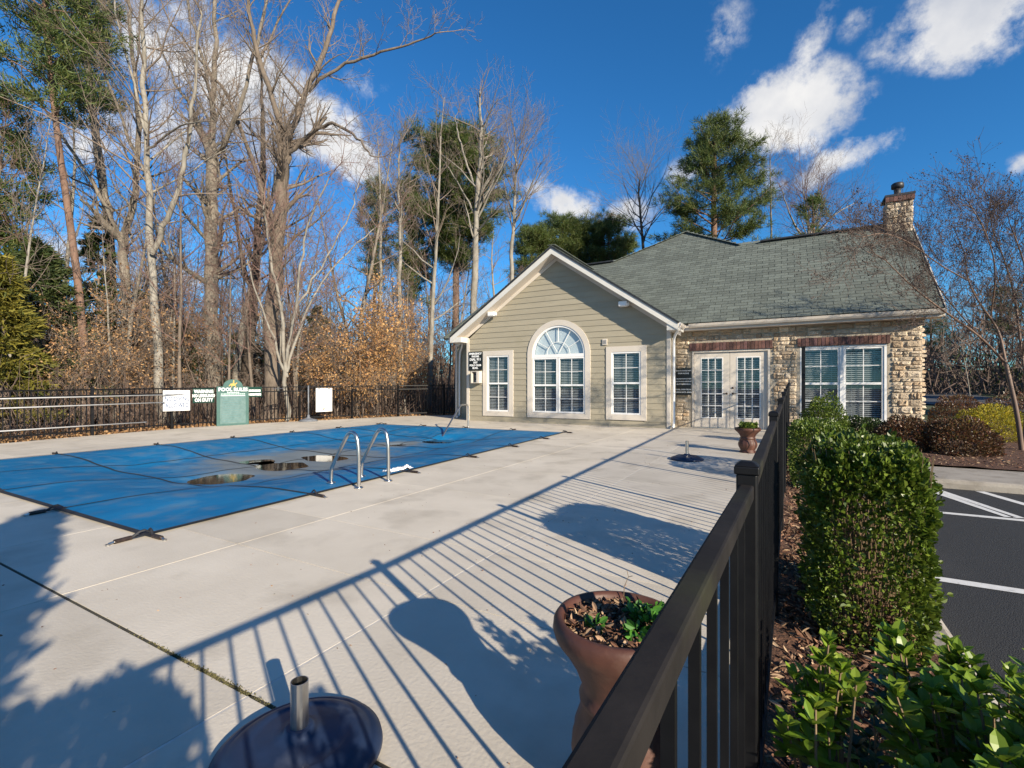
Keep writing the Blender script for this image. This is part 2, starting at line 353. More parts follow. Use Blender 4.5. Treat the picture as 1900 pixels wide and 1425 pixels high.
def text(body, size, loc, rot, material, parent, bold=0.0, sx=1.0, name='lettering', spacing=1.0):
    cu = bpy.data.curves.new('t', 'FONT'); cu.body = body; cu.size = size; cu.align_x = 'CENTER'; cu.align_y = 'CENTER'; cu.extrude = .002; cu.offset = bold; cu.resolution_u = 2; cu.space_character = spacing
    t = bpy.data.objects.new('t', cu); col.objects.link(t)
    dg = bpy.context.evaluated_depsgraph_get(); me = bpy.data.meshes.new_from_object(t.evaluated_get(dg))
    bpy.data.objects.remove(t); bpy.data.curves.remove(cu)
    me.materials.clear(); me.materials.append(M[material])
    o = link(name, me, parent, loc); o.rotation_euler = rot; o.scale = (sx, 1, 1)
    return o

# ================================================================== ground, deck, pavings
WORLD = {}
def wroot(name, label, cat, loc, group=None):
    """a thing whose parts are written in scene coordinates"""
    o = thing(name, label, cat, loc, group); WORLD[o] = Matrix.Translation(Vector(loc)).inverted(); return o
_part = part
def part(name, mb, mat, parent, smooth=False, bevel=0, kind=None):
    o = _part(name, mb, mat, parent, smooth, bevel, kind)
    if parent in WORLD: o.matrix_parent_inverse = WORLD[parent]
    return o
def place(name, me, parent, loc=None):
    o = link(name, me, parent, loc)
    if parent in WORLD: o.matrix_parent_inverse = WORLD[parent]
    return o
_text = text
def text(*a, **k):
    o = _text(*a, **k)
    if o.parent in WORLD: o.matrix_parent_inverse = WORLD[o.parent]
    return o

g = MB(); g.add([(-600,-600,-.34),(600,-600,-.34),(600,600,-.34),(-600,600,-.34)], [(0,1,2,3)]); structure('ground', g, 'soil')
FX = [(-8,-11.6),(-2,-13.2),(0,-13.6),(3.35,-13.96),(4.0,-14.2),(5.7,-14.55),(7.4,-14.85),(9.2,-14.72),(10.75,-14.34),(12.7,-13.8),(14.57,-13.2),(16.2,-11.9),(17.0,-10.7)]
def XL(y):
    for (a, xa), (b, xb) in zip(FX, FX[1:]):
        if a <= y <= b: return xa + (xb - xa) * (y - a) / (b - a)
    return FX[-1][1]
def XR(y): return -.104 + .0175 * y
# woodland floor beyond the fence
def wood_z(x, y):
    d = max(0.0, min((XL(min(max(y, -8), 17)) - x) if y < 16.2 else 5, 40))
    return -.09 + .012 * d + .05 * math.sin(x * .7 + 1.3 * math.sin(y * .5)) * min(1, d / 2) + .10 * math.sin(y * .21 + x * .13) * min(1, d / 5)
g = MB(); nx, ny = 70, 80
xs = [-14.9 + .9 - 75 * (i / nx) ** 1.7 for i in range(nx + 1)]
ys = [-30 + 150 * j / ny for j in range(ny + 1)]
vs = []
for j in range(ny + 1):
    for i in range(nx + 1):
        y = ys[j]; x0 = XL(min(max(y, -8), 16.2)) if y < 16.3 else -10.3 + min(13.5, (y - 16.3) * 1.1)
        x = x0 + .06 - 90 * (i / nx) ** 1.8
        vs.append((x, y, wood_z(x, y)))
g.add(vs, [(j * (nx + 1) + i + 1, j * (nx + 1) + i, (j + 1) * (nx + 1) + i, (j + 1) * (nx + 1) + i + 1) for j in range(ny) for i in range(nx)])
structure('woodland_floor', g, 'leaf_litter', smooth=True)

deck = link('concrete_deck', None); deck['kind'] = 'structure'
HX0, HX1, HY0, HY1 = -10.35, -4.85, 2.2, 10.7
g = MB()
for x0, x1, y0, y1 in [(-14.9, HX0, -8, 16), (HX1, .3, -8, 14.8), (HX0, HX1, -8, HY0), (HX0, HX1, HY1, 15)]:
    if x0 == -14.9:
        for k in range(24):
            ya, yb = -8 + k, -7 + k
            g.add([(XL(ya) + .05, ya, -.0032), (x1, ya, -.0032), (x1, yb, -.0032), (XL(yb) + .05, yb, -.0032)], [(0,1,2,3)])
    elif x1 == .3: g.add([(x0, y0, -.0032), (XR(y0) - .01, y0, -.0032), (XR(y1) - .01, y1, -.0032), (x0, y1, -.0032)], [(0,1,2,3)])
    else: g.add([(x0,y0,-.0032),(x1,y0,-.0032),(x1,y1,-.0032),(x0,y1,-.0032)], [(0,1,2,3)])
part('joint_bed', g, 'joint_soil', deck)
JY = [-8, -5.5, -3.2, -1.0, 1.07, 2.06, 2.84, 4.32, 5.80, 7.28, 8.76, 10.2, 11.7, 13.2, 14.75]
def slab(p, gap):   # p: four corners counter-clockwise
    m = MB(); c = sum((Vector((x, y, 0)) for x, y in p), Vector()) / 4
    q = []
    for (x, y), (gx, gy) in zip(p, gap): q.append((x + gx, y + gy))
    m.hexa([(x, y, -.09) for x, y in q] + [(x, y, 0) for x, y in q])
    o = part('slab', m, 'concrete', deck)
for a, b in zip(JY, JY[1:]):
    ga = .009 if a == 1.07 else .003; gb = .009 if b == 1.07 else .003
    def sl(x0a, x1a, x0b, x1b, gl=.003, gr=.003): slab([(x0a, a), (x1a, a), (x1b, b), (x0b, b)], [(gl, ga), (-gr, ga), (-gr, -gb), (gl, -gb)])
    sl(-1.73, XR(a), -1.73, XR(b), .007, 0); sl(-3.48, -1.73, -3.48, -1.73, .0045, .007)
    mid = HY0 - .2 <= a + .2 and b <= HY1 + .1
    if a >= 2.06 - .01 and b <= 10.2 + .01:
        sl(HX1, -3.48, HX1, -3.48)
        sl(-12.2, HX0, -12.2, HX0)
    else:
        if a == 10.2:
            sl(HX1, -3.48, HX1, -3.48); sl(-12.2, HX0, -12.2, HX0)
            for x0, x1 in [(-10.35, -8.5), (-8.5, -6.7), (-6.7, -4.85)]:
                slab([(x0, HY1), (x1, HY1), (x1, b), (x0, b)], [(.0045, 0), (-.0045, 0), (-.0045, -.0045), (.0045, -.0045)])
        else:
            for x0, x1 in [(-12.2, -10.35), (-10.35, -8.5), (-8.5, -6.7), (-6.7, -4.85), (-4.85, -3.48)]: sl(x0, x1, x0, x1)
    # outer strip follows the fence, in two pieces where it bends
    m_ = (a + b) / 2
    slab([(XL(a) + .05, a), (-12.2, a), (-12.2, m_), (XL(m_) + .05, m_)], [(0, ga), (-.0045, ga), (-.0045, -.002), (0, -.002)])
    slab([(XL(m_) + .05, m_), (-12.2, m_), (-12.2, b), (XL(b) + .05, b)], [(0, .002), (-.0045, .002), (-.0045, -gb), (0, -gb)])
slab([(XL(14.75) + .05, 14.75), (-10.3, 14.75), (-10.3, 15.9), (XL(15.9) + .05, 15.9)], [(0, .0045), (0, .0045), (0, 0), (0, 0)])
part('joint_sealant', MB().box(-1.7365, -1.7235, -8, 14.7, -.003, -.0012), 'caulk', deck)
# moss and grit in the wide expansion joint
part('joint_groove', MB().box(-4.8, -.1, 1.0645, 1.0755, -.0031, -.0012), 'groove', deck)
n = 800; P = np.stack([np.where(nr.random(n) < .93, nr.normal(-2.02, .24, n), nr.uniform(-4.6, -1.2, n)), 1.07 + nr.normal(0, .006, n), nr.uniform(-.004, .0, n)], 1)
o = place('joint_moss', leaves(P, np.tile([0., 0, 1.], (n, 1)), .008, .6, 'moss', 'joint_moss', jit=.9), deck); o['kind'] = 'stuff'
n = 420; P = np.stack([nr.uniform(-4.1, -.2, n), nr.uniform(.6, 12.5, n), np.full(n, .002)], 1); D_ = nr.normal(0, 1, (n, 3)); D_[:, 2] *= .12
o = place('leaf_debris', leaves(P, D_, .014, .5, 'mulch_chip', 'leaf_debris', jit=.1), deck); o['kind'] = 'stuff'
# basin under the cover
g = MB(); g.box(HX0 - .1, HX0, HY0, HY1, -1.4, -.1).box(HX1, HX1 + .1, HY0, HY1, -1.4, -.1).box(HX0, HX1, HY0 - .1, HY0, -1.4, -.1).box(HX0, HX1, HY1, HY1 + .1, -1.4, -.1).box(HX0, HX1, HY0, HY1, -1.5, -1.4)
structure('pool_basin', g, 'white_paint')

# planting bed, kerbs, pavement, car park
g = MB()
def bed_z(x, y): return -.014 - .04 * min(1, max(0, (x - XR(y)) * 5 - .2)) + .016 * math.sin(x * 9 + y * 3) * math.cos(y * 5 - x * 4)
NXB, NYB = 8, 90
vs = []
for j in range(NYB + 1):
    y = -4 + 13.8 * j / NYB
    for i in range(NXB + 1):
        x = XR(y) - .02 + (.62 - XR(y) + .02) * i / NXB; vs.append((x, y, bed_z(x, y)))
g.add(vs, [(j * (NXB + 1) + i, j * (NXB + 1) + i + 1, (j + 1) * (NXB + 1) + i + 1, (j + 1) * (NXB + 1) + i) for j in range(NYB) for i in range(NXB)])
vs = []; n0 = 40
for j in range(n0 + 1):
    y = 9.7 + 9 * j / n0
    for i in range(n0 + 1):
        x = XR(9.7) - .02 + 9 * i / n0; vs.append((x, y, bed_z(x, y) + .06 * min(1, i / 6) * min(1, j / 6)))
g.add(vs, [(j * (n0 + 1) + i, j * (n0 + 1) + i + 1, (j + 1) * (n0 + 1) + i + 1, (j + 1) * (n0 + 1) + i) for j in range(n0) for i in range(n0)])
bed = structure('mulch_bed', g, 'mulch', smooth=True)
n = 15000
P = np.zeros((n, 3)); P[:, 1] = nr.uniform(.2, 9.6, n) ** 1.0; P[:, 1] = .2 + 9.4 * nr.random(n) ** 1.7
P[:, 0] = -.09 + .0175 * P[:, 1] + nr.random(n) * (.65 - .0175 * P[:, 1]); P[:, 2] = -.04 + nr.random(n) * .035
n2_ = 9000; Q = np.stack([nr.uniform(.4, 8, n2_), nr.uniform(9.75, 13.5, n2_), nr.uniform(-.05, .02, n2_)], 1)
P = np.concatenate([P, Q]); D_ = nr.normal(0, 1, (len(P), 3)); D_[:, 2] *= .25
o = place('bark_chips', leaves(P, D_, .05, .28, 'mulch_chip', 'bark_chips', jit=.2), bed); o['kind'] = 'stuff'
def kerb_run(a, b, w, joints):
    """rounded kerb between a and b (plan points), z up to -.08"""
    a, b = Vector((*a, 0)), Vector((*b, 0)); t = (b - a); Ltot = t.length; t.normalize(); nrm = Vector((-t.y, t.x, 0))
    prof = [(0, -.3), (0, -.13), (.012, -.097), (.04, -.08), (w, -.08), (w, -.3)]
    k = 0.0; root = link('kerb', None); root['kind'] = 'structure'
    while k < Ltot - .01:
        e = min(k + joints, Ltot); m = MB(); vs = []
        for s_ in (k + .004, e - .004):
            for u, z in prof: vs.append(tuple(a + t * s_ + nrm * u + Vector((0, 0, z))))
        n_ = len(prof); m.add(vs, [(i, i + 1, i + 1 + n_, i + n_) for i in range(n_ - 1)] + [tuple(range(n_))[::-1], tuple(range(n_, 2 * n_))])
        part('kerb_stone', m, 'old_concrete', root); k = e
kerb_run((.76, -4), (.76, 8.42), .145, 2.4)
kerb_run((.905, 8.42), (16, 8.42), .15, 2.4)
pav = link('pavement', None); pav['kind'] = 'structure'
for k in range(10):
    x0 = .62 + 1.25 * k; part('pavement_slab', MB().box(x0 + .006, x0 + 1.244, 8.575, 9.72, -.2, -.0805 if k else -.081), 'old_concrete', pav, bevel=.005)
g = MB(); g.add([(.75,-12,-.2),(60,-12,-.2),(60,8.43,-.2),(.75,8.43,-.2)], [(0,1,2,3)]); park = structure('car_park', g, 'asphalt')
def stripe(a, b, w=.1):
    a, b = Vector((*a, 0)), Vector((*b, 0)); t = (b - a).normalized(); q = Vector((-t.y, t.x, 0)) * w / 2
    m = MB(); n_ = 14; vs = []
    for i in range(n_ + 1):
        p = a + (b - a) * i / n_
        for s_ in (-1, 1): vs.append(tuple(p + q * s_ * (1 + rng.uniform(-.05, .05)) + Vector((0, 0, -.196))))
    m.add(vs, [(2 * i, 2 * i + 2, 2 * i + 3, 2 * i + 1) for i in range(n_)])
    part('painted_line', m, 'paint_line', park)
for y in (-.4, 2.0, 4.4): stripe((.82, y), (5.6, y))
stripe((.82, 6.74), (5.6, 6.80))
for k in range(5): stripe((1.0 + k * .62 + (0 if k else .74), 8.37), (1.45 + k * .62 + (0 if k else .69), 6.86))
# land rising beyond the clubhouse on the right, with a road
def rise(x, y): return -.30 + .030 * max(0, y - 24) + .00012 * max(0, y - 24) ** 2
g = MB(); vs = []; n0 = 40
for j in range(n0 + 1):
    for i in range(n0 + 1):
        x, y = 3.6 + 90 * i / n0, 18.2 + 130 * j / n0; vs.append((x, y, rise(x, y)))
g.add(vs, [(j * (n0 + 1) + i, j * (n0 + 1) + i + 1, (j + 1) * (n0 + 1) + i + 1, (j + 1) * (n0 + 1) + i) for j in range(n0) for i in range(n0)])
structure('lawn', g, 'lawn', smooth=True)
g = MB(); vs = []; rp = [(60, 21), (34, 25), (20, 29), (12.5, 34), (9.5, 41), (9.5, 50), (12, 62), (17, 80)]
for k, (x, y) in enumerate(rp):
    a, b = rp[max(k - 1, 0)], rp[min(k + 1, len(rp) - 1)]; t = Vector((b[0] - a[0], b[1] - a[1])).normalized(); q = Vector((-t.y, t.x)) * 3.4
    for s_ in (-1, 1): vs.append((x + q.x * s_, y + q.y * s_, rise(x, y + q.y * s_) + .05))
g.add(vs, [(2 * i, 2 * i + 1, 2 * i + 3, 2 * i + 2) for i in range(len(rp) - 1)])
structure('road', g, 'road', smooth=True)

# ================================================================== pool cover
CC = [(-10.72, 1.76), (-4.28, 1.82), (-4.80, 11.15), (-10.80, 10.88)]      # near-left, near-right, far-right, far-left
def cov(u, v):
    a = Vector((*CC[0], 0)).lerp(Vector((*CC[1], 0)), u); b = Vector((*CC[3], 0)).lerp(Vector((*CC[2], 0)), u); return a.lerp(b, v)
PUD = [(-7.06, 3.9, .42, .44, -.172), (-7.30, 5.05, .50, .40, -.172), (-8.15, 5.15, .28, .30, -.172), (-7.45, 6.05, .50, .36, -.172), (-7.66, 8.2, .20, .24, -.172), (-7.26, 9.3, .44, .44, -.168)]
def cov_z(x, y):
    fx = min(x - HX0, HX1 - x); fy = min(y - HY0, HY1 - y); f = max(0, min(fx / 1.6, 1)) * max(0, min(fy / 1.6, 1))
    f = f * f * (3 - 2 * f)
    z = .012 - .15 * f
    bx = abs(((x + 10.76) / 1.55) % 1 - .5) * 2; by = abs(((y - 1.8) / 1.55) % 1 - .5) * 2   # panels billow down between the bands
    z -= .012 * f * (1 - bx * bx) * (1 - by * by)
    for px, py, rx, ry, wz in PUD:
        q = ((x - px) / (rx * 1.35)) ** 2 + ((y - py) / (ry * 1.35)) ** 2
        if q < 3: e_ = math.exp(-q * 2.0); z = min(z, z * (1 - e_) + (wz - .045) * e_)
    z += .006 * math.sin(x * 7 + 3 * math.sin(y * 2)) * math.sin(y * 9 + x) * min(1, f * 3)
    return z
NU, NV = 110, 160; g = MB(); silt = []
for j in range(NV + 1):
    for i in range(NU + 1):
        p = cov(i / NU, j / NV); z = cov_z(p.x, p.y); g.v.append((p.x, p.y, z))
        s_ = 0
        for px, py, rx, ry, wz in PUD[1:5]:
            q = ((p.x - px) / (rx * 2.5)) ** 2 + ((p.y - py) / (ry * 2.3)) ** 2; s_ = max(s_, math.exp(-q * 1.0))
        silt.append(s_)
for j in range(NV):
    for i in range(NU):
        g.f.append([j * (NU + 1) + i, j * (NU + 1) + i + 1, (j + 1) * (NU + 1) + i + 1, (j + 1) * (NU + 1) + i]); g.a.append((i * 4 // NU) * .13 + (j * 6 // NV) * .29)
cover = wroot('pool_cover', 'bright blue fabric cover strapped over the swimming pool', 'pool cover', (-7.6, 6.4, 0))
me = g.mesh('cover_fabric', 'cover_blue', True); at = me.attributes.new('silt', 'FLOAT', 'POINT'); at.data.foreach_set('value', silt)
fabric = place('cover_fabric', me, cover)
m = M['cover_blue']; N = m.node_tree.nodes; L = m.node_tree.links; b = N['Principled BSDF']; src = b.inputs['Base Color'].links[0].from_socket
at = N.new('ShaderNodeAttribute'); at.attribute_name = 'silt'; nz = N.new('ShaderNodeTexNoise'); nz.inputs['Scale'].default_value = 3.5; nz.inputs['Detail'].default_value = 8
geo = N.new('ShaderNodeNewGeometry'); L.new(geo.outputs['Position'], nz.inputs['Vector'])
ad = N.new('ShaderNodeMath'); ad.operation = 'ADD'; L.new(at.outputs['Fac'], ad.inputs[0]); L.new(nz.outputs['Fac'], ad.inputs[1])
mr = N.new('ShaderNodeMapRange'); mr.inputs[1].default_value = .50; mr.inputs[2].default_value = 1.05; mr.inputs[4].default_value = .82; L.new(ad.outputs[0], mr.inputs[0])
mx = N.new('ShaderNodeMix'); mx.data_type = 'RGBA'; mx.inputs['B'].default_value = (.19, .20, .19, 1); L.new(mr.outputs[0], mx.inputs['Factor']); L.new(src, mx.inputs['A']); L.new(mx.outputs['Result'], b.inputs['Base Color'])
for px, py, rx, ry, wz in PUD:
    m = MB(); vs = [(px, py, wz)]; n_ = 40
    for k in range(n_):
        a = 2 * math.pi * k / n_; q = .05
        while q < 1.6 and cov_z(px + rx * q * math.cos(a), py + ry * q * math.sin(a)) < wz + .003: q += .02
        vs.append((px + rx * q * math.cos(a), py + ry * q * math.sin(a), wz))
    m.add(vs, [(0, 1 + k, 1 + (k + 1) % n_) for k in range(n_)]); part('puddle', m, 'puddle_water', cover)
def band(f, n_, w):
    m = MB(); pts = [f(k / n_) for k in range(n_ + 1)]; t = (pts[-1] - pts[0]).normalized(); q = Vector((-t.y, t.x, 0)) * w / 2; vs = []
    for p in pts:
        for s_ in (-1, 1): r_ = p + q * s_; vs.append((r_.x, r_.y, max(cov_z(r_.x, r_.y), cov_z(p.x, p.y)) + .006))
    m.add(vs, [(2 * i, 2 * i + 1, 2 * i + 3, 2 * i + 2) for i in range(n_)])
    part('strap', m, 'strap', cover)
US = [.25, .5, .75]; VS = [1 / 6, 2 / 6, 3 / 6, 4 / 6, 5 / 6]
for u in US: band(lambda t, u=u: cov(u, t), 120, .026)
for v in VS: band(lambda t, v=v: cov(t, v), 90, .034)
for a, b in [((0, 0), (1, 0)), ((1, 0), (1, 1)), ((1, 1), (0, 1)), ((0, 1), (0, 0))]:
    band(lambda t, a=a, b=b: cov(a[0] + (b[0] - a[0]) * t, a[1] + (b[1] - a[1]) * t), 100, .05)
def anchor(p, d):
    d = Vector((d[0], d[1], 0)).normalized(); q = Vector((-d.y, d.x, 0)); z = Vector((0, 0, 1))
    m = MB(); m.bar(p - d * .05 + z * .018, p + d * .10 + z * .016, .036, .006); m.box(0, 0, 0, 0, 0, 0) if 0 else None
    s_ = part('anchor_strap', m, 'strap', cover)
    lp = [p + d * .10 + z * .016, p + d * .05 + z * .05 + q * .012, p + d * .02 + z * .055 + q * .02, p - d * .02 + z * .03 + q * .02]
    m = MB(); m.tube(lp, [.011, .010, .010, .005], 5); part('strap_tail', m, 'strap', s_)
    m = MB(); m.tube([p + d * .10 + z * .018, p + d * .21 + z * .017], .017, 8); part('spring', m, 'spring', s_)
    m = MB(); m.tube([p + d * .21 + z * .017, p + d * .245 + z * .012], .008, 6); m.lathe([(.016, 0), (.016, .012), (.006, .014)], tuple(p + d * .25), 10); part('anchor_hook', m, 'steel', s_)
for v in [0] + VS + [1]:
    anchor(cov(1, v), (1, .12 * rng.uniform(-1, 1))); anchor(cov(0, v), (-1, .2 * rng.uniform(-1, 1)))
for u in [0] + US + [1]:
    anchor(cov(u, 0), (rng.uniform(-.2, .1), -1)); anchor(cov(u, 1), (.2 * rng.uniform(-1, 1), 1))

# ladder and hand rail
lad = wroot('pool_ladder', 'pair of bent stainless steel ladder rails at the pool edge', 'pool ladder', (-4.4, 4.1, 0))
def rounded(pts, n_=6, it=2):
    pts = [Vector(p) for p in pts]
    for _ in range(it):
        q = [pts[0]]
        for a, b in zip(pts, pts[1:]): q += [a.lerp(b, .25), a.lerp(b, .75)]
        pts = q + [pts[-1]]
    return pts
for y in (3.88, 4.35):
    x0 = -4.20
    m = MB(); m.tube(rounded([(x0, y, 0), (x0, y, .30), (x0 - .005, y, .47), (x0 - .04, y, .62), (x0 - .16, y, .64), (x0 - .25, y, .50), (x0 - .43, y, .24), (x0 - .46, y, .17), (x0 - .46, y, -.02)], it=3), .0215, 14)
    rl = part('ladder_rail', m, 'steel', lad, True)
    m = MB(); m.lathe([(.05, .001), (.05, .012), (.03, .022), (.022, .024)], (x0, y, 0), 20); part('escutcheon', m, 'steel', rl, True)
    m = MB(); m.lathe([(.05, .016), (.05, .026), (.03, .034), (.022, .036)], (x0 - .46, y, cov_z(x0 - .46, y) - .015), 20); part('escutcheon', m, 'steel', rl, True)
hr = wroot('pool_handrail', 'single bent steel handrail sloping into the far end of the pool', 'handrail', (-7.8, 11.3, 0))
m = MB(); m.tube(rounded([(-7.86, 11.35, 0), (-7.86, 11.35, .5), (-7.86, 11.33, .655), (-7.86, 11.15, .665), (-7.84, 10.95, .66), (-7.75, 10.5, .36), (-7.6, 9.9, -.02), (-7.57, 9.75, -.13)], it=3), .0225, 12); part('rail', m, 'steel', hr, True)
m = MB(); m.lathe([(.055, .001), (.055, .014), (.03, .024)], (-7.86, 11.35, 0), 20); part('escutcheon', m, 'steel', hr, True)
# crumpled white scrap beside the ladder
m = MB(); n_ = 16; vs = []
for j in range(n_ + 1):
    for i in range(n_ + 1):
        u, v = i / n_ - .5, j / n_ - .5
        vs.append((-4.60 + u * .17 + rng.uniform(-.012, .012), 4.95 + v * .42 + rng.uniform(-.015, .015), .022 + max(0, rng.gauss(.012, .016)) * (1 - 1.6 * abs(u)) ))
m.add(vs, [(j * (n_ + 1) + i, j * (n_ + 1) + i + 1, (j + 1) * (n_ + 1) + i + 1, (j + 1) * (n_ + 1) + i) for j in range(n_) for i in range(n_) if rng.random() > .12])
tag(part('paper_scrap', m, 'pod_paper', None), 'crumpled white scrap lying on the blue cover beside the ladder', 'scrap')

# ================================================================== clubhouse
YG, YS = 13.79, 14.60
club = wroot('clubhouse', 'tan clubhouse with a siding gable, stone wall and green shingled roof', 'building', (-3.5, 16, 0))
# --- siding boards, cut round the window trims
GX0, GX1, GPX, EZ, PZ = -9.55, -2.74, -6.15, 2.82, 5.42      # wall corners, ridge x, wall height at the corner, at the peak
AC, AZ, AR = -6.12, 2.20, 1.02                               # arched window centre x, spring height, radius inside its trim
OPEN = [(-8.85, -7.80, .25, 2.33), (-4.49, -3.43, .26, 2.30), (-7.14, -5.10, .25, 2.2)]
def slope_x(z):
    if z <= EZ: return GX0, GX1
    t = (z - EZ) / (PZ - EZ); return GX0 + (GPX - GX0) * t, GX1 + (GPX - GX1) * t
def cuts(z):
    r = []
    for x0, x1, z0, z1 in OPEN:
        if z0 <= z <= z1: r.append((x0, x1))
    if AZ < z < AZ + AR:
        h = math.sqrt(AR * AR - (z - AZ) ** 2); r.append((AC - h, AC + h))
    return sorted(r)
EXPO = .178; z = 0.0; row = 0
while z < PZ - .03:
    z1 = min(z + EXPO, PZ - .005)
    za, zb = z + .001, z1 - .001
    ia, ib = [slope_x(za)[0]], [slope_x(zb)[0]]
    zm = (za + zb) / 2
    ca, cb, cm = cuts(za), cuts(zb), cuts(zm)
    if len(ca) != len(cm): ca = cm
    if len(cb) != len(cm): cb = cm
    for (a0, a1), (b0, b1) in zip(ca, cb): ia += [a0, a1]; ib += [b0, b1]
    ia.append(slope_x(za)[1]); ib.append(slope_x(zb)[1])
    for k in range(0, len(ia), 2):
        segs = [(ia[k], ib[k], ia[k + 1], ib[k + 1])]
        if min(ia[k + 1], ib[k + 1]) - max(ia[k], ib[k]) > 3.2 and z < 4.2:      # butt joint
            xj = (ia[k] + ia[k + 1]) / 2 + rng.uniform(-1, 1); segs = [(ia[k], ib[k], xj - .001, xj - .001), (xj + .001, xj + .001, ia[k + 1], ib[k + 1])]
        for a0, b0, a1, b1 in segs:
            m = MB(); m.hexa([(a0, YG - .020, za - .012), (a1, YG - .020, za - .012), (a1, YG + .12, za), (a0, YG + .12, za), (b0, YG - .004, zb), (b1, YG - .004, zb), (b1, YG + .12, zb), (b0, YG + .12, zb)])
            part('siding_board', m, 'siding', club)
    z = z1; row += 1
# corner boards, return wall, back wing wall
m = MB(); m.box(GX0 - .05, GX0 + .06, YG - .034, YG + .13, 0, EZ + .02); part('corner_board', m, 'trim', club, bevel=.004)
m = MB(); m.box(GX1 - .06, GX1 + .05, YG - .034, YG + .10, 0, EZ + .05); part('corner_board', m, 'trim', club, bevel=.004)
for k in range(16):
    m = MB(); m.hexa([(GX1 - .1, YG + .11, k * .178 - .008), (GX1 + .02, YG + .11, k * .178 - .008), (GX1 + .02, YS + .02, k * .178 - .008), (GX1 - .1, YS + .02, k * .178 - .008),
                      (GX1 - .1, YG + .11, k * .178 + .177), (GX1 + .004, YG + .11, k * .178 + .177), (GX1 + .004, YS + .02, k * .178 + .177), (GX1 - .1, YS + .02, k * .178 + .177)]); part('siding_board', m, 'siding', club)
m = MB(); m.box(GX0 - .03, GX0 + .08, YG + .14, YS + .3, 0, EZ); part('side_wall', m, 'plain_wall', club)
for k in range(16):
    m = MB(); m.hexa([(-10.62, YS - .018, k * .178 - .01), (GX0 - .035, YS - .018, k * .178 - .01), (GX0 - .035, YS + .12, k * .178), (-10.62, YS + .12, k * .178),
                      (-10.62, YS - .004, k * .178 + .177), (GX0 - .035, YS - .004, k * .178 + .177), (GX0 - .035, YS + .12, k * .178 + .177), (-10.62, YS + .12, k * .178 + .177)]); part('siding_board', m, 'siding', club)
m = MB(); m.box(-10.68, -10.60, YS - .03, YS + .13, 0, 2.9); part('corner_board', m, 'trim', club)
m = MB(); m.box(-10.62, -10.5, YS + .14, 21.3, 0, 2.9).box(2.78, 2.90, YS + .4, 21.3, 0, 2.9).box(-10.5, 2.78, 21.2, 21.3, 0, 2.9); part('rear_walls', m, 'plain_wall', club)
m = MB(); m.prism([(2.79, 2.9), (2.79, 2.91)], 0, 1) if 0 else None
# gable end wall on the right
m = MB(); m.add([(2.84, 14.75, 2.9), (2.84, 21.2, 2.9), (2.84, 17.6, 5.68), (2.90, 14.75, 2.9), (2.90, 21.2, 2.9), (2.90, 17.6, 5.68)], [(0,1,2),(5,4,3),(0,3,4,1),(1,4,5,2),(2,5,3,0)]); part('end_gable', m, 'plain_wall', club)
# near-black boards behind the windows, painted to stand in for unlit rooms
m = MB(); m.box(-9.4, -2.9, YG + .75, YG + .78, 0, 2.9); m.box(-7.6, -4.6, YG + .75, YG + .78, 2.9, 3.5); part('room_dark_board', m, 'room_painted_dark', club)
m = MB(); m.box(-2.6, 2.8, YS + .95, YS + .98, 0, 2.8); part('room_dark_board', m, 'room_painted_dark', club)

def frame_ring(m, x0, x1, z0, z1, w, y0, y1, wb=None):
    wb = wb or w
    m.box(x0, x0 + w, y0, y1, z0, z1).box(x1 - w, x1, y0, y1, z0, z1).box(x0 + w, x1 - w, y0, y1, z1 - w, z1).box(x0 + w, x1 - w, y0, y1, z0, z0 + wb)
def blind_slats(win, x0, x1, z0, z1, y, tilt=.55):
    m = MB(); z = z1 - .03; m.box(x0, x1, y - .015, y + .02, z1 - .03, z1)
    while z > z0 + .02:
        z -= .050
        dz = .024 * tilt
        m.hexa([(x0, y - .020, z - dz - .0015), (x1, y - .020, z - dz - .0015), (x1, y + .020, z + dz - .0015), (x0, y + .020, z + dz - .0015), (x0, y - .020, z - dz + .0015), (x1, y - .020, z - dz + .0015), (x1, y + .020, z + dz + .0015), (x0, y + .020, z + dz + .0015)])
    for x in (x0 + .12, x1 - .12): m.box(x - .002, x + .002, y - .023, y - .021, z0, z1)
    part('blind', m, 'blind', win)
def hung_unit(win, x0, x1, z0, z1, y):
    """double-hung unit: white frame, meeting rail, muntins, panes, blind"""
    zc = z0 + (z1 - z0) * .5; m = MB(); frame_ring(m, x0, x1, z0, z1, .045, y - .012, y + .06)
    m.box(x0 + .045, x1 - .045, y - .008, y + .05, zc - .028, zc + .028); part('sash', m, 'white_paint', win)
    xm = (x0 + x1) / 2
    for (a, b, dy) in ((zc + .028, z1 - .045, 0), (z0 + .045, zc - .028, .02)):
        m = MB(); m.box(xm - .009, xm + .009, y + .012 + dy, y + .022 + dy, a, b).box(x0 + .045, xm - .009, y + .012 + dy, y + .022 + dy, (a + b) / 2 - .008, (a + b) / 2 + .008).box(xm + .009, x1 - .045, y + .012 + dy, y + .022 + dy, (a + b) / 2 - .008, (a + b) / 2 + .008)
        part('muntin', m, 'white_paint', win)
        for xa, xb in ((x0 + .045, xm), (xm, x1 - .045)):
            for za, zb in ((a, (a + b) / 2), ((a + b) / 2, b)):
                p = MB(); p.add([(xa, y + .024 + dy, za), (xb, y + .024 + dy, za), (xb, y + .024 + dy, zb), (xa, y + .024 + dy, zb)], [(0,1,2,3)]); part('pane', p, 'glass', win)
    blind_slats(win, x0 + .05, x1 - .05, z0 + .05, z1 - .05, y + .10)
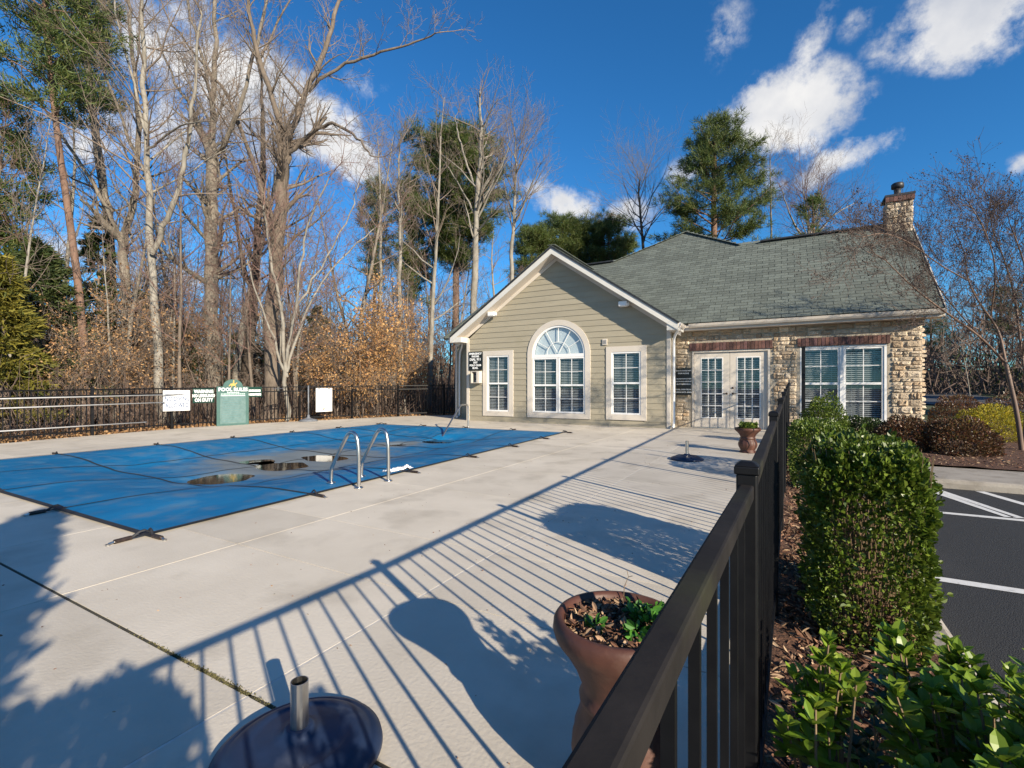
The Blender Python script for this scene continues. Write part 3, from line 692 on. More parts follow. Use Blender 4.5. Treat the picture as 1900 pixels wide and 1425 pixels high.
def side_window(x0, x1, z0, z1, w=.165):
    m = MB(); frame_ring(m, x0, x1, z0, z1, w, YG - .040, YG + .10)
    win = part('window', m, 'trim', club, bevel=.004); hung_unit(win, x0 + w, x1 - w, z0 + w, z1 - w, YG - .012)
side_window(-8.92, -7.73, .185, 2.39); side_window(-4.555, -3.36, .195, 2.36)
# arched middle window
def arc(r, n_, a0=0, a1=math.pi): return [(AC + r * math.cos(a0 + (a1 - a0) * k / n_), AZ + r * math.sin(a0 + (a1 - a0) * k / n_)) for k in range(n_ + 1)]
def ring(m, ro, ri, y0, y1, n_=40, a0=0, a1=math.pi):
    A, B = arc(ro, n_, a0, a1), arc(ri, n_, a0, a1)
    for k in range(n_):
        (xa, za), (xb, zb), (xc, zc), (xd, zd) = A[k], A[k + 1], B[k + 1], B[k]
        m.hexa([(xa, y0, za), (xb, y0, zb), (xc, y0, zc), (xd, y0, zd), (xa, y1, za), (xb, y1, zb), (xc, y1, zc), (xd, y1, zd)])
m = MB(); ro, ri = 1.075, .905
m.box(AC - ro, AC - ri, YG - .042, YG + .10, .185, AZ).box(AC + ri, AC + ro, YG - .042, YG + .10, .185, AZ).box(AC - ri, AC + ri, YG - .042, YG + .10, .185, .34)
ring(m, ro, ri, YG - .042, YG + .10); aw = part('window', m, 'trim', club)
aw['label'] = 'tall arched middle window with a half-round fan light'
m = MB(); ring(m, .905, .845, YG - .02, YG + .06); m.box(AC - .905, AC + .905, YG - .02, YG + .06, AZ - .10, AZ + .0); part('sash', m, 'white_paint', aw)
m = MB(); ring(m, .40, .385, YG + .004, YG + .016, 20)
for k in range(1, 6):
    a = math.pi * k / 6; r0_ = .40; u = Vector((math.cos(a), 0, math.sin(a)))
    m.bar(Vector((AC, YG + .010, AZ)) + u * .40, Vector((AC, YG + .010, AZ)) + u * .85, .012, .018, up=Vector((0, 1, 0)))
for a in (math.pi / 3, 2 * math.pi / 3):
    u = Vector((math.cos(a), 0, math.sin(a))); m.bar(Vector((AC, YG + .010, AZ)) + u * .06, Vector((AC, YG + .010, AZ)) + u * .385, .012, .018, up=Vector((0, 1, 0)))
part('muntin', m, 'white_paint', aw)
m = MB(); pts = arc(.85, 40); m.add([(x, YG + .018, z) for x, z in pts], [tuple(range(len(pts)))[::-1]]); part('pane', m, 'glass', aw)
m = MB(); pts = arc(.84, 40); m.add([(x, YG + .07, z) for x, z in pts], [tuple(range(len(pts)))[::-1]]); part('shade', m, 'shade_cloth', aw)
hung_unit(aw, AC - .895, AC - .012, .35, AZ - .105, YG - .012); hung_unit(aw, AC + .012, AC + .895, .35, AZ - .105, YG - .012)

# --- gable roof: slabs, rakes, soffit
RX, RZ, REX0, REX1, REZ, YF = -6.16, 5.50, -10.02, -2.42, 2.93, 13.36
def roof_slab(mb, quad, th=.05):
    q = [Vector(p) for p in quad]; nrm = (q[1] - q[0]).cross(q[3] - q[0]).normalized()
    if nrm.z < 0: nrm = -nrm
    mb.hexa([p - nrm * th for p in q] + q)
roof = place('roof', (lambda m: (roof_slab(m, [(REX1, YF, REZ), (REX1, 14.3, REZ), (RX, 17.2, RZ), (RX, YF, RZ)]), roof_slab(m, [(REX0, YF, REZ), (RX, YF, RZ), (RX, 17.2, RZ), (REX0, 14.5, REZ)]), m)[2])(MB()).mesh('roof', 'roof_deck'), club)
MY0, MZ0, MYR, MZR = 14.20, 2.97, 17.5, 5.86            # main roof: eave and ridge
ML, MR = -10.95, 3.25
m = MB()
roof_slab(m, [(ML, MY0, MZ0), (MR, MY0, MZ0), (MR, MYR, MZR), (-9.4, MYR, MZR)])
roof_slab(m, [(MR, MYR, MZR), (MR, 21.6, MZ0 - .4), (-9.4, 21.6, MZ0 - .4), (-9.4, MYR, MZR)])
roof_slab(m, [(-5.5, MYR - .02, MZR - .02), (-1.15, MYR - .02, MZR - .02), (-3.05, 18.75, 6.95), (-3.15, 18.75, 6.95)])
m.add([(-5.5, MYR, MZR - .06), (-3.1, 18.75, 6.93), (-4.6, 21.5, 4.2), (-1.15, MYR, MZR - .06), (-1.6, 21.5, 4.2)], [(0, 1, 2), (1, 3, 4), (1, 4, 2)])
m.add([(ML, MY0, MZ0), (-9.4, MYR, MZR), (-9.4, 21.6, MZ0 - .4), (ML, 21.6, MZ0 - .4)], [(0, 1, 2, 3)])
part('main_roof', m, 'roof_deck', roof)
# shingles: rows of tabs on the front slope
def slope_pt(x, s_):      # s_: distance up the front slope
    k = s_ / math.hypot(MYR - MY0, MZR - MZ0); return Vector((x, MY0 + (MYR - MY0) * k, MZ0 + (MZR - MZ0) * k))
SL = math.hypot(MYR - MY0, MZR - MZ0); nrm = Vector((0, -(MZR - MZ0), MYR - MY0)).normalized(); upv = Vector((0, MYR - MY0, MZR - MZ0)).normalized()
EXP, TW = .142, .33
shm = MB(); shm.hexa([(0, 0, .001), (TW - .012, 0, .001), (TW - .012, EXP + .03, -.004), (0, EXP + .03, -.004), (0, 0, .014), (TW - .012, 0, .014), (TW - .012, EXP + .03, .003), (0, EXP + .03, .003)])
sh_me = shm.mesh('shingle', 'shingle'); rotm = Matrix((Vector((1, 0, 0)), upv, nrm)).transposed().to_4x4()
rest = MB(); cnt = 0; s_ = -.02; row = 0
while s_ < SL + 1.75:
    fy = s_ / SL
    if s_ <= SL - .1: xa, xb = ML + (-9.4 - ML) * max(0, fy), MR
    else:
        t = (s_ - SL) / (1.66); 
        if t < 0: xa, xb = -9.4, MR
        elif t >= 1: break
        else: xa, xb = -5.5 + 2.4 * t, -1.15 - 1.9 * t
    # the front gable covers its own part of this slope
    zz = MZ0 + (MZR - MZ0) * fy; gr = RX + (REX1 - RX) * max(0, min(1, (RZ - zz) / (RZ - REZ)))
    x = (math.floor(xa / TW) + (.5 if row % 2 else 0) + rng.uniform(-.03, .03)) * TW
    while x < xb:
        x0, x1 = max(x, xa), min(x + TW - .012, xb)
        if x1 - x0 > .05 and not (zz < RZ - .1 and x1 < gr - .15 and x0 > RX):
            lift = rng.uniform(0, .003)
            if cnt < 300 and x0 == x and x1 == x + TW - .012 and x > -2.6 and s_ < SL:
                o = link('shingle', sh_me, roof); o.matrix_basis = Matrix.Translation(slope_pt(x, s_) + nrm * (.004 + lift)) @ rotm; cnt += 1
            else:
                b0 = slope_pt(x0, s_) + nrm * (.004 + lift); dx = Vector((x1 - x0, 0, 0)); u_ = upv * (EXP + .03)
                lo, hi = nrm * .001, nrm * .014
                rest.hexa([b0 + lo, b0 + dx + lo, b0 + dx + u_ - nrm * .004, b0 + u_ - nrm * .004, b0 + hi, b0 + dx + hi, b0 + dx + u_ + nrm * .003, b0 + u_ + nrm * .003], rng.random())
        x += TW
    s_ += EXP; row += 1
part('shingle_field', rest, 'shingle', roof, kind='stuff')
# gable-roof shingle rows (seen edge-on)
rest = MB()
for sgn, ex in ((1, REX1), (-1, REX0)):
    Ls = math.hypot(RX - ex, RZ - REZ); uu = Vector((RX - ex, 0, RZ - REZ)).normalized(); nn = Vector((sgn * (RZ - REZ), 0, abs(RX - ex))).normalized(); k = 0
    while k * EXP < Ls:
        s_ = k * EXP - .02; y = YF - .03 - (k % 2) * .16
        while y < 15.6:
            y0, y1 = max(y, YF - .03), y + TW - .012; p = Vector((ex, y0, REZ)) + uu * s_ + nn * .004
            if y1 > YF: rest.hexa([p, p + Vector((0, y1 - y0, 0)), p + Vector((0, y1 - y0, 0)) + uu * (EXP + .03), p + uu * (EXP + .03), p + nn * .014, p + nn * .014 + Vector((0, y1 - y0, 0)), p + nn * .006 + Vector((0, y1 - y0, 0)) + uu * (EXP + .03), p + nn * .006 + uu * (EXP + .03)], rng.random())
            y += TW
        k += 1
part('shingle_field', rest, 'shingle', roof, kind='stuff')
m = MB()
k_ = 0.0
m.bar((-.6, MYR, MZR + .035), (MR + .01, MYR, MZR + .035), .26, .045); part('ridge_vent', m, 'flashing', roof)
m = MB(); m.bar((-6.7, MYR, MZR + .035), (-5.5, MYR, MZR + .035), .26, .045); part('ridge_vent', m, 'flashing', roof)
for a, b in (((-5.5, MYR, MZR), (-3.1, 18.75, 6.96)), ((-1.15, MYR, MZR), (-3.1, 18.75, 6.96)), ((ML, MY0, MZ0 + .01), (-9.4, MYR, MZR + .01)), ((RX, YF - .03, RZ + .02), (RX, 16.9, RZ + .02))):
    a, b = Vector(a), Vector(b); nseg = int((b - a).length / .2); m = MB()
    for k in range(nseg): m.bar(a.lerp(b, k / nseg) + Vector((0, 0, .010)), a.lerp(b, (k + 1.15) / nseg) + Vector((0, 0, .020)), .24, .012, var=rng.random())
    part('ridge_cap', m, 'shingle', roof)
# rakes of the front gable: fascia, soffit, frieze, eave returns
uL = Vector((RX - REX0, 0, RZ - REZ)).normalized(); uR = Vector((REX1 - RX, 0, REZ - RZ)).normalized()
for sgn, ex in ((-1, REX0), (1, REX1)):
    pk = Vector((RX, 0, RZ)); ee = Vector((ex, 0, REZ)); t = (ee - pk).normalized(); dn = Vector((t.z * sgn * 1, 0, -abs(t.x))) if 0 else Vector((0, 0, -1))
    def rk(y0, y1, o0, o1, nm, mt):
        m = MB(); a, b = pk, ee
        q = [a + Vector((0, y0, -o1)), b + Vector((0, y0, -o1)), b + Vector((0, y1, -o1)), a + Vector((0, y1, -o1)), a + Vector((0, y0, -o0)), b + Vector((0, y0, -o0)), b + Vector((0, y1, -o0)), a + Vector((0, y1, -o0))]
        m.hexa(q); return part(nm, m, mt, roof)
    rk(YF - .005, YF + .02, .045, .235, 'fascia', 'fascia_paint')
    rk(YF - .025, YF + .0, -.012, .060, 'drip_edge', 'flashing')
    rk(YF + .021, YG + .12, .215, .232, 'soffit', 'trim')
    rk(YG - .045, YG - .022, .235, .36, 'frieze_board', 'trim')
    # boxed eave return
    xi = GX0 - .02 if sgn < 0 else GX1 + .02
    m = MB(); m.hexa([(min(ex, xi), YF + .02, EZ - .13 + .02), (max(ex, xi), YF + .02, EZ - .13 + .02), (max(ex, xi), 14.2, EZ - .11), (min(ex, xi), 14.2, EZ - .11), (min(ex, xi), YF + .02, REZ - .05 + (0 if sgn < 0 else .0)), (max(ex, xi), YF + .02, REZ - .05), (max(ex, xi), 14.2, REZ - .05), (min(ex, xi), 14.2, REZ - .05)])
    part('eave_return', m, 'fascia_paint', roof)
# gutters
def gutter(a, b, out):
    a, b, out = Vector(a), Vector(b), Vector(out); prof = [(0, 0), (0, -.11), (.07, -.115), (.10, -.07), (.115, -.01), (.10, -.012), (.088, -.066), (.066, -.105), (.008, -.10), (.008, 0)]
    m = MB(); vs = []
    for p in (a, b):
        for u, z in prof: vs.append(tuple(p + out * u + Vector((0, 0, z))))
    n_ = len(prof); m.add(vs, [(i, (i + 1) % n_, (i + 1) % n_ + n_, i + n_) for i in range(n_)] + [tuple(range(n_))[::-1], tuple(range(n_, 2 * n_))]); part('gutter', m, 'white_paint' if a.x < -2.6 else 'trim', roof)
gutter((REX1 + .14, MY0 + .06, MZ0 - .02), (MR, MY0 + .06, MZ0 - .02), (0, -1, 0))
gutter((REX0 + .03, YF + .03, REZ - .03), (REX0 + .03, 14.2, REZ - .03), (-1, 0, 0))
gutter((REX1 - .03, 14.05, REZ - .03), (REX1 - .03, YF + .03, REZ - .03), (1, 0, 0))
m = MB(); m.box(REX1 - .1, MR - .01, MY0 + .062, MY0 + .09, MZ0 - .20, MZ0 - .03); part('fascia', m, 'trim', roof)
m = MB(); m.box(GX1 + .04, MR - .01, MY0 + .091, YS + .12, MZ0 - .20, MZ0 - .185); part('soffit', m, 'trim', roof)
m = MB(); m.box(MR - .035, MR - .012, MY0 + .1, MY0 + .4, MZ0 - .20, MZ0 + .05); a, b = Vector((MR - .02, MY0, MZ0 - .06)), Vector((MR - .02, MYR, MZR - .06)); m.bar(a, b, .025, .16); b2 = Vector((MR - .02, 21.6, MZ0 - .46)); m.bar(b, b2, .025, .16); part('rake_board', m, 'trim', roof)
# downspouts
def spout(pts, r=.036):
    m = MB(); m.tube(rounded(pts, it=2), r, 8); part('downspout', m, 'white_paint', club, True)
spout([(-2.40, 13.45, 2.90), (-2.40, 13.45, 2.76), (-2.55, 13.70, 2.62), (-2.62, 13.84, 2.5), (-2.62, 13.84, 2.3), (-2.62, 13.84, .3), (-2.62, 13.84, .14), (-2.60, 13.62, .05)])
spout([(-10.08, 14.15, 2.88), (-10.08, 14.2, 2.75), (-10.3, 14.45, 2.6), (-10.45, 14.52, 2.4), (-10.45, 14.52, .2), (-10.45, 14.52, .12), (-10.42, 14.3, .05)])
# --- stone wall with its stones
SO = [(-2.26, -.26, 0, 2.20), (.42, 2.24, .28, 2.22)]          # door, window openings
SX0, SX1 = GX1 + .02, 2.90
m = MB(); prev = SX0
for x0, x1, z0, z1 in SO:
    m.box(prev, x0, YS, YS + .16, 0, 2.80); m.box(x0, x1, YS, YS + .16, z1, 2.80)
    if z0 > 0: m.box(x0, x1, YS, YS + .16, 0, z0)
    prev = x1
m.box(prev, SX1, YS, YS + .16, 0, 2.80).box(SX1 - .16, SX1, YS + .161, YS + .6, 0, 2.8)
wall = part('stone_wall', m, 'mortar', club)
def stone_mesh(k):
    rs = random.Random(k); m = MB(); n_ = 5; vs = []
    ta, tb = rs.uniform(-.25, .25), rs.uniform(-.25, .25)
    def edge(t): return 1 - abs(2 * t - 1) ** 12
    for j in range(n_ + 1):
        for i in range(n_ + 1):
            u, v = i / n_, j / n_; jx = rs.uniform(-.05, .05) if 0 < j < n_ or 0 < i < n_ else rs.uniform(-.02, .04)
            bulge = (edge(u) * edge(v)) ** .6; vs.append((u + (jx if 0 < i < n_ else (abs(jx) if i == 0 else -abs(jx)) * 1.2), -((.55 + ta * (u - .5) + tb * (v - .5)) * bulge + rs.uniform(0, .40) * bulge + .02), v + (rs.uniform(-.05, .05) if 0 < j < n_ else (rs.uniform(0, .09) if j == 0 else -rs.uniform(0, .09)))))
    m.add(vs, [(j * (n_ + 1) + i, j * (n_ + 1) + i + 1, (j + 1) * (n_ + 1) + i + 1, (j + 1) * (n_ + 1) + i) for j in range(n_) for i in range(n_)])
    return m.mesh('stone', 'stone')
SM = [stone_mesh(k) for k in range(14)]
def lay_stones(parent, x0, x1, z0, z1, y, opens, hmin=.08, hmax=.19, wmin=.10, wmax=.36, rs=random.Random(2), facing=0):
    z = z0
    while z < z1 - .03:
        h = min(rs.uniform(hmin, hmax), z1 - z)
        if z1 - z - h < .05: h = z1 - z
        x = x0
        while x < x1 - .02:
            w = rs.uniform(wmin, wmax)
            if x1 - x - w < .1: w = x1 - x
            pcs = [(x, x + w)]
            for a, b, c, d in opens:
                if z < d - .02 and z + h > c + .02:
                    q = []
                    for p0, p1 in pcs:
                        if p1 <= a or p0 >= b: q.append((p0, p1))
                        else:
                            if p0 < a - .05: q.append((p0, a))
                            if p1 > b + .05: q.append((b, p1))
                    pcs = q
            for p0, p1 in pcs:
                hh = [(z, h)]
                if h > .13 and p1 - p0 < .34 and rs.random() < .42: t = rs.uniform(.4, .6); hh = [(z, h * t), (z + h * t, h * (1 - t))]
                for zz, h2 in hh:
                    o = place('stone', rs.choice(SM), parent)
                    if facing == 0:
                        o.location = (p0 + .002, y, zz + .002); o.scale = (p1 - p0 - .004, .045 * rs.uniform(.5, 1.5), h2 - .004)
                    else:
                        o.location = (y, p0 + .006, zz + .006); o.rotation_euler = (0, 0, facing); o.scale = (p1 - p0 - .012, .085 * rs.uniform(.7, 1.25), h2 - .012)
            x += w
        z += h
lay_stones(wall, SX0 + .02, SX1, 0, 2.78, YS, [(-2.33, -.19, -1, 2.46), (.35, 2.31, .22, 2.46)])
lay_stones(wall, YS, YS + .55, 0, 2.78, SX1, [], facing=math.pi / 2, wmax=.3)
def lintel(x0, x1, z0, z1):
    m = MB(); m.box(x0, x1, YS - .03, YS + .05, z0 + .004, z1 - .004); lt = part('lintel', m, 'mortar', club)
    n_ = int(round((x1 - x0) / .088)); w = (x1 - x0) / n_
    for k in range(n_):
        b = MB(); b.box(x0 + k * w + .005, x0 + (k + 1) * w - .005, YS - .052 - rng.uniform(0, .008), YS + .04, z0, z1); part('brick', b, 'brick', lt, bevel=.004)
lintel(-2.32, -.20, 2.205, 2.425); lintel(.36, 2.30, 2.225, 2.435)
# french doors
def door_frame():
    m = MB(); m.box(-2.255, -2.20, YS - .02, YS + .14, 0, 2.2).box(-.32, -.265, YS - .02, YS + .14, 0, 2.2).box(-2.20, -.32, YS - .02, YS + .14, 2.15, 2.2); return part('door_frame', m, 'trim', club)
door_frame()
for d, (x0, x1) in enumerate(((-2.195, -1.264), (-1.256, -.325))):
    m = MB(); a, b, c, e = x0 + .19, x1 - .19, .30, 1.98; y0, y1 = YS + .03, YS + .075
    m.box(x0, a, y0, y1, .02, 2.145).box(b, x1, y0, y1, .02, 2.145).box(a, b, y0, y1, .02, c).box(a, b, y0, y1, e, 2.145); dr = part('door', m, 'trim', club, bevel=.003)
    m = MB(); frame_ring(m, a - .02, b + .02, c - .02, e + .02, .025, y0 - .008, y0 - .001)
    for k in (1, 2): x = a + (b - a) * k / 3; m.box(x - .010, x + .010, y0 - .004, y0 + .018, c, e)
    for k in range(1, 5):
        z = c + (e - c) * k / 5
        for q in range(3):
            xa_, xb_ = a + (b - a) * q / 3 + .011, a + (b - a) * (q + 1) / 3 - .011; m.box(xa_, xb_, y0 - .004, y0 + .018, z - .010, z + .010)
    part('muntin', m, 'white_paint', dr)
    for q in range(3):
        for k in range(5):
            xa_, xb_, za_, zb_ = a + (b - a) * q / 3, a + (b - a) * (q + 1) / 3, c + (e - c) * k / 5, c + (e - c) * (k + 1) / 5
            p = MB(); p.add([(xa_, y0 + .02, za_), (xb_, y0 + .02, za_), (xb_, y0 + .02, zb_), (xa_, y0 + .02, zb_)], [(0,1,2,3)]); part('pane', p, 'glass', dr)
    blind_slats(dr, a, b, c, e, y1 + .03)
    hx = x1 - .075 if d == 0 else x0 + .075
    m = MB(); m.tube([(hx, y0, .98), (hx, y0 - .05, .98)], .014, 10); m.tube([(hx, y0 - .05, .98), (hx + (-.1 if d == 0 else .1), y0 - .055, .98)], .010, 8); m.tube([(hx, y0, .98), (hx, y0 - .008, .98)], .028, 14); part('door_handle', m, 'spring', dr, True)
    if d == 1: m = MB(); m.tube([(hx, y0, 1.14), (hx, y0 - .02, 1.14)], .027, 14); part('deadbolt', m, 'spring', dr, True)
m = MB(); m.box(-2.2, -.32, YS - .03, YS + .14, .001, .018); part('threshold', m, 'steel', club)
# stone-wall window
m = MB(); frame_ring(m, .425, 2.235, .285, 2.215, .05, YS + .0, YS + .12, .05); m.box(1.29, 1.37, YS + .0, YS + .12, .335, 2.165); sw = part('window', m, 'white_paint', club)
hung_unit(sw, .476, 1.289, .336, 2.164, YS + .03); hung_unit(sw, 1.371, 2.184, .336, 2.164, YS + .03)
m = MB(); m.box(.38, 2.28, YS - .09, YS + .1, .22, .283); part('sill', m, 'old_concrete', sw)
# chimney
ch = (lambda m: (m.box(2.62, 3.20, 17.15, 17.75, 5.2, 6.46), part('chimney', m, 'mortar', roof))[1])(MB())
lay_stones(ch, 2.60, 3.22, 5.3, 6.44, 17.15, [], wmax=.3, rs=random.Random(9))
n_ = 7
for k in range(n_):
    m = MB(); w = .66 / n_; m.box(2.58 + k * w + .004, 2.58 + (k + 1) * w - .004, 17.06, 17.16, 6.42, 6.56); part('brick', m, 'brick', ch)
m = MB(); m.box(2.57, 3.25, 17.05, 17.82, 6.562, 6.62); part('chimney_cap', m, 'flashing', ch)
m = MB(); m.lathe([(.13, 0), (.12, .05), (.085, .07), (.085, .24), (.10, .25), (.15, .27), (.15, .38), (.12, .41), (.02, .42)], (2.91, 17.42, 6.62), 20); part('flue', m, 'flashing', ch, True)
# flood lights and small vent plate
for x, z in ((-8.45, 3.60), (-3.98, 3.56)):
    m = MB(); m.box(x - .13, x + .13, YG - .30, YG - .10, z - .07, z + .08); m2 = part('flood_light', m, 'flood_lamp', club, bevel=.03)
    m = MB(); m.tube([(x, YG - .02, z + .02), (x, YG - .1, z + .01)], .05, 12); m.tube([(x + .13, YG - .2, z), (x + .17, YG - .2, z)], .055, 12); part('lamp_mount', m, 'flood_lamp', m2, True)
m = MB(); m.box(-4.66, -4.52, YG - .05, YG - .005, 2.42, 2.60); vp = part('vent_plate', m, 'trim', club)
m = MB(); [m.box(-4.64, -4.54, YG - .058, YG - .051, 2.45 + k * .03, 2.465 + k * .03) for k in range(4)]; part('louvre', m, 'grey_plastic', vp)

# ================================================================== signs and wall fittings
RF = (R(90), 0, 0)
def flat_sign(name, x0, x1, z0, z1, y, mt, label, cat='sign'):
    s_ = wroot(name, label, cat, ((x0 + x1) / 2, y, z0)); m = MB(); m.box(x0, x1, y - .012, y, z0, z1); part('board', m, mt, s_, bevel=.003); return s_
es = flat_sign('emergency_sign', -9.49, -8.94, 1.75, 2.39, YG - .046, 'sign_black', 'black emergency phone sign beside the narrow gable window')
for k, (t, s_) in enumerate((('EMERGENCY', .088), ('PHONE', .088), ('DIAL 911', .118), ('3337', .085), ('POLO CLUB', .088), ('BLVD.', .088))):
    text(t, s_, (-9.215, YG - .060, 2.315 - (0, .095, .20, .305, .40, .495)[k]), RF, 'letter_white', es, .004, name='lettering')
ph = wroot('phone_box', 'pale open-fronted wall phone box under the black emergency sign', 'phone box', (-9.1, YG - .1, 1.33))
m = MB(); m.box(-9.28, -8.95, YG - .045, YG - .03, 1.30, 1.71).box(-9.28, -9.25, YG - .24, YG - .046, 1.30, 1.71).box(-9.05, -8.95, YG - .24, YG - .046, 1.30, 1.71).box(-9.249, -9.051, YG - .24, YG - .046, 1.69, 1.71).box(-9.249, -9.051, YG - .24, YG - .046, 1.30, 1.32); part('housing', m, 'trim', ph)
m = MB(); m.box(-9.22, -9.08, YG - .10, YG - .046, 1.36, 1.66); m2 = part('phone', m, 'grey_plastic', ph, bevel=.008)
m = MB(); m.tube(rounded([(-9.19, YG - .11, 1.42), (-9.19, YG - .14, 1.44), (-9.19, YG - .14, 1.6), (-9.19, YG - .11, 1.62)]), .018, 8); part('handset', m, 'sign_black', m2, True)
ds = flat_sign('door_notice', -2.68, -2.27, .93, 1.71, YS - .10, 'sign_black', 'black notice with white lettering on the stone beside the glazed doors')
for k, t in enumerate(('ADULTS SHOULD NOT', 'SWIM ALONE', '', 'CHILDREN SHOULD NOT', 'USE THE POOL WITHOUT', 'ADULT SUPERVISION', '', 'POOL OPEN FROM', 'DAWN UNTIL DUSK')):
    if t: text(t, .042 if len(t) > 16 else .05, (-2.475, YS - .114, 1.635 - k * .078), RF, 'letter_white', ds, .0016, sx=.9 if len(t) > 18 else 1)
m = MB(); m.box(-2.62, -2.60, YS - .098, YS - .01, 1.3, 1.34).box(-2.36, -2.34, YS - .098, YS - .01, 1.3, 1.34); part('bracket', m, 'sign_black', ds)

# ================================================================== fences
def picket_mesh(w, h):
    m = MB(); m.box(-w / 2, w / 2, -w / 2, w / 2, 0, h); return m.mesh('picket', 'fence_black')
def near_fence():
    f = wroot('metal_fence', 'black metal fence with a broad top rail beside the clipped hedges', 'fence', (0, 6, 0))
    def fx(y): return -.064 + (.0175 if y > 1.14 else .03) * (y - 1.14)
    def fz(y): return .945 + .022 * (y - 1.14) if y > 1.14 else .945
    ys_ = [-3.84, -2.18, -.52, 1.14, 2.80, 4.46, 6.12, 7.78, 9.44, 11.1, 12.76, 14.3]
    for y in ys_:
        x, z = fx(y), fz(y) + .048; w = .0205
        m = MB(); m.box(x - w, x + w, y - w, y + w, -.12, z - .026); p = part('post', m, 'fence_black', f, bevel=.004)
        m = MB(); c = .0245; m.box(x - c, x + c, y - c, y + c, z - .0275, z - .010)
        m.hexa([(x - c, y - c, z - .010), (x + c, y - c, z - .010), (x + c, y + c, z - .010), (x - c, y + c, z - .010), (x - .012, y - .012, z), (x + .012, y - .012, z), (x + .012, y + .012, z), (x - .012, y + .012, z)])
        part('post_cap', m, 'fence_black', p, bevel=.003)
    for a, b in zip(ys_, ys_[1:]):
        pa, pb = Vector((fx(a), a + .0205, fz(a))), Vector((fx(b), b - .0205, fz(b)))
        m = MB(); m.bar(pa - Vector((0, 0, .017)), pb - Vector((0, 0, .016)), .028, .032); part('top_rail', m, 'rail_weathered', f, bevel=.004)
        m = MB(); m.bar(Vector((pa.x, pa.y, .09)), Vector((pb.x, pb.y, .09)), .024, .03); part('bottom_rail', m, 'fence_black', f)
        n_ = 13
        for k in range(1, n_ + 1):
            y = a + (b - a) * k / (n_ + 1); h = fz(y) - .0345 - .03
            m = MB(); m.box(fx(y) - .006, fx(y) + .006, y - .006, y + .006, .03, .03 + h); part('picket', m, 'fence_black', f)
near_fence()
def far_fence():
    f = wroot('railing_fence', 'black metal railing fence curving along the edge of the woods', 'fence', (-14.5, 8, 0))
    pts = [Vector((x, y, 0)) for y, x in FX]; cum = [0]
    for a, b in zip(pts, pts[1:]): cum.append(cum[-1] + (b - a).length)
    def at_(s_):
        for k in range(len(pts) - 1):
            if s_ <= cum[k + 1]: t = (s_ - cum[k]) / (cum[k + 1] - cum[k]); return pts[k].lerp(pts[k + 1], t)
        return pts[-1]
    def top(p): return 1.06 + .0135 * max(0, min(16, p.y - 3)) + .03
    n_ = int(cum[-1] / 1.83); posts = [cum[-1] * k / n_ for k in range(n_ + 1)]
    vis = [s_ for s_ in posts]
    for s_ in posts:
        p = at_(s_); m = MB(); m.box(p.x - .028, p.x + .028, p.y - .028, p.y + .028, -.12, top(p) + .02); q = part('post', m, 'fence_black', f)
        m = MB(); m.box(p.x - .034, p.x + .034, p.y - .034, p.y + .034, top(p) + .021, top(p) + .04); part('post_cap', m, 'fence_black', q)
    for a, b in zip(posts, posts[1:]):
        pa, pb = at_(a), at_(b)
        for dz, nm in ((-.02, 'top_rail'), (-.16, 'middle_rail'), (None, 'bottom_rail')):
            za, zb = (top(pa) + dz, top(pb) + dz) if dz is not None else (.12, .12)
            m = MB(); m.bar((pa.x, pa.y, za), (pb.x, pb.y, zb), .034, .034); part(nm, m, 'fence_black', f)
        k_ = 16
        for k in range(1, k_):
            p = pa.lerp(pb, k / k_); m = MB(); m.box(p.x - .009, p.x + .009, p.y - .009, p.y + .009, .06, top(p) - .0375); part('picket', m, 'fence_black', f)
    return at_
far_fence()
# tall dark post by the stone-wall window
tp = wroot('gate_post', 'tall slim black post standing before the stone-wall window', 'post', (.42, 12.3, 0))
m = MB(); m.box(.385, .455, 12.265, 12.335, -.1, 2.02); part('shaft', m, 'fence_black', tp, bevel=.004); m = MB(); m.box(.375, .465, 12.255, 12.345, 2.021, 2.05); part('post_cap', m, 'fence_black', tp, bevel=.004)

# things hung on or standing by the railing fence
RW = (R(90), 0, R(90))          # text facing +X
def side_sign(name, y0, y1, z0, z1, mt, label, off=.07):
    xm = max(XL(y0), XL(y1), XL((y0 + y1) / 2)) + off
    s_ = wroot(name, label, 'sign', (xm, (y0 + y1) / 2, z0)); m = MB(); m.box(xm, xm + .012, y0, y1, z0, z1); part('board', m, mt, s_, bevel=.003); return s_, xm + .014
nd, x = side_sign('no_diving_sign', 6.62, 7.30, .50, 1.07, 'sign_white', 'white no-diving sign with blue letters hung on the railing')
text('SHALLOW WATER', .085, (x, 6.96, .965), RW, 'letter_blue', nd, -.001, sx=.85)
text('NO DIVING', .175, (x, 6.97, .83), RW, 'letter_blue', nd, .003, sx=.68); text('ALLOWED', .175, (x, 6.97, .65), RW, 'letter_blue', nd, .003, sx=.72)
lg, x = side_sign('lifeguard_sign', 7.42, 8.02, .70, 1.12, 'sign_green', 'dark green no-lifeguard warning sign with bold white letters')
for k, t in enumerate(('WARNING', 'NO LIFEGUARD', 'ON DUTY')): text(t, .135 if k != 1 else .12, (x, 7.72, 1.03 - k * .125), RW, 'letter_white', lg, .006, sx=.82 if k != 1 else .74)
gs, x = side_sign('notice_board', 8.93, 9.42, .85, 1.17, 'sign_green', 'small dark green board with two white lines beside the pool rules')
rs = random.Random(8)
for z in (1.055, .935):
    y = 8.96; m = MB()
    while y < 9.37:
        w = rs.uniform(.03, .075); m.box(x - .001, x + .002, y, min(y + w, 9.39), z - .035 - rs.uniform(0, .01), z + .03); y += w + rs.uniform(.006, .016)
    part('white_line', m, 'letter_white', gs)
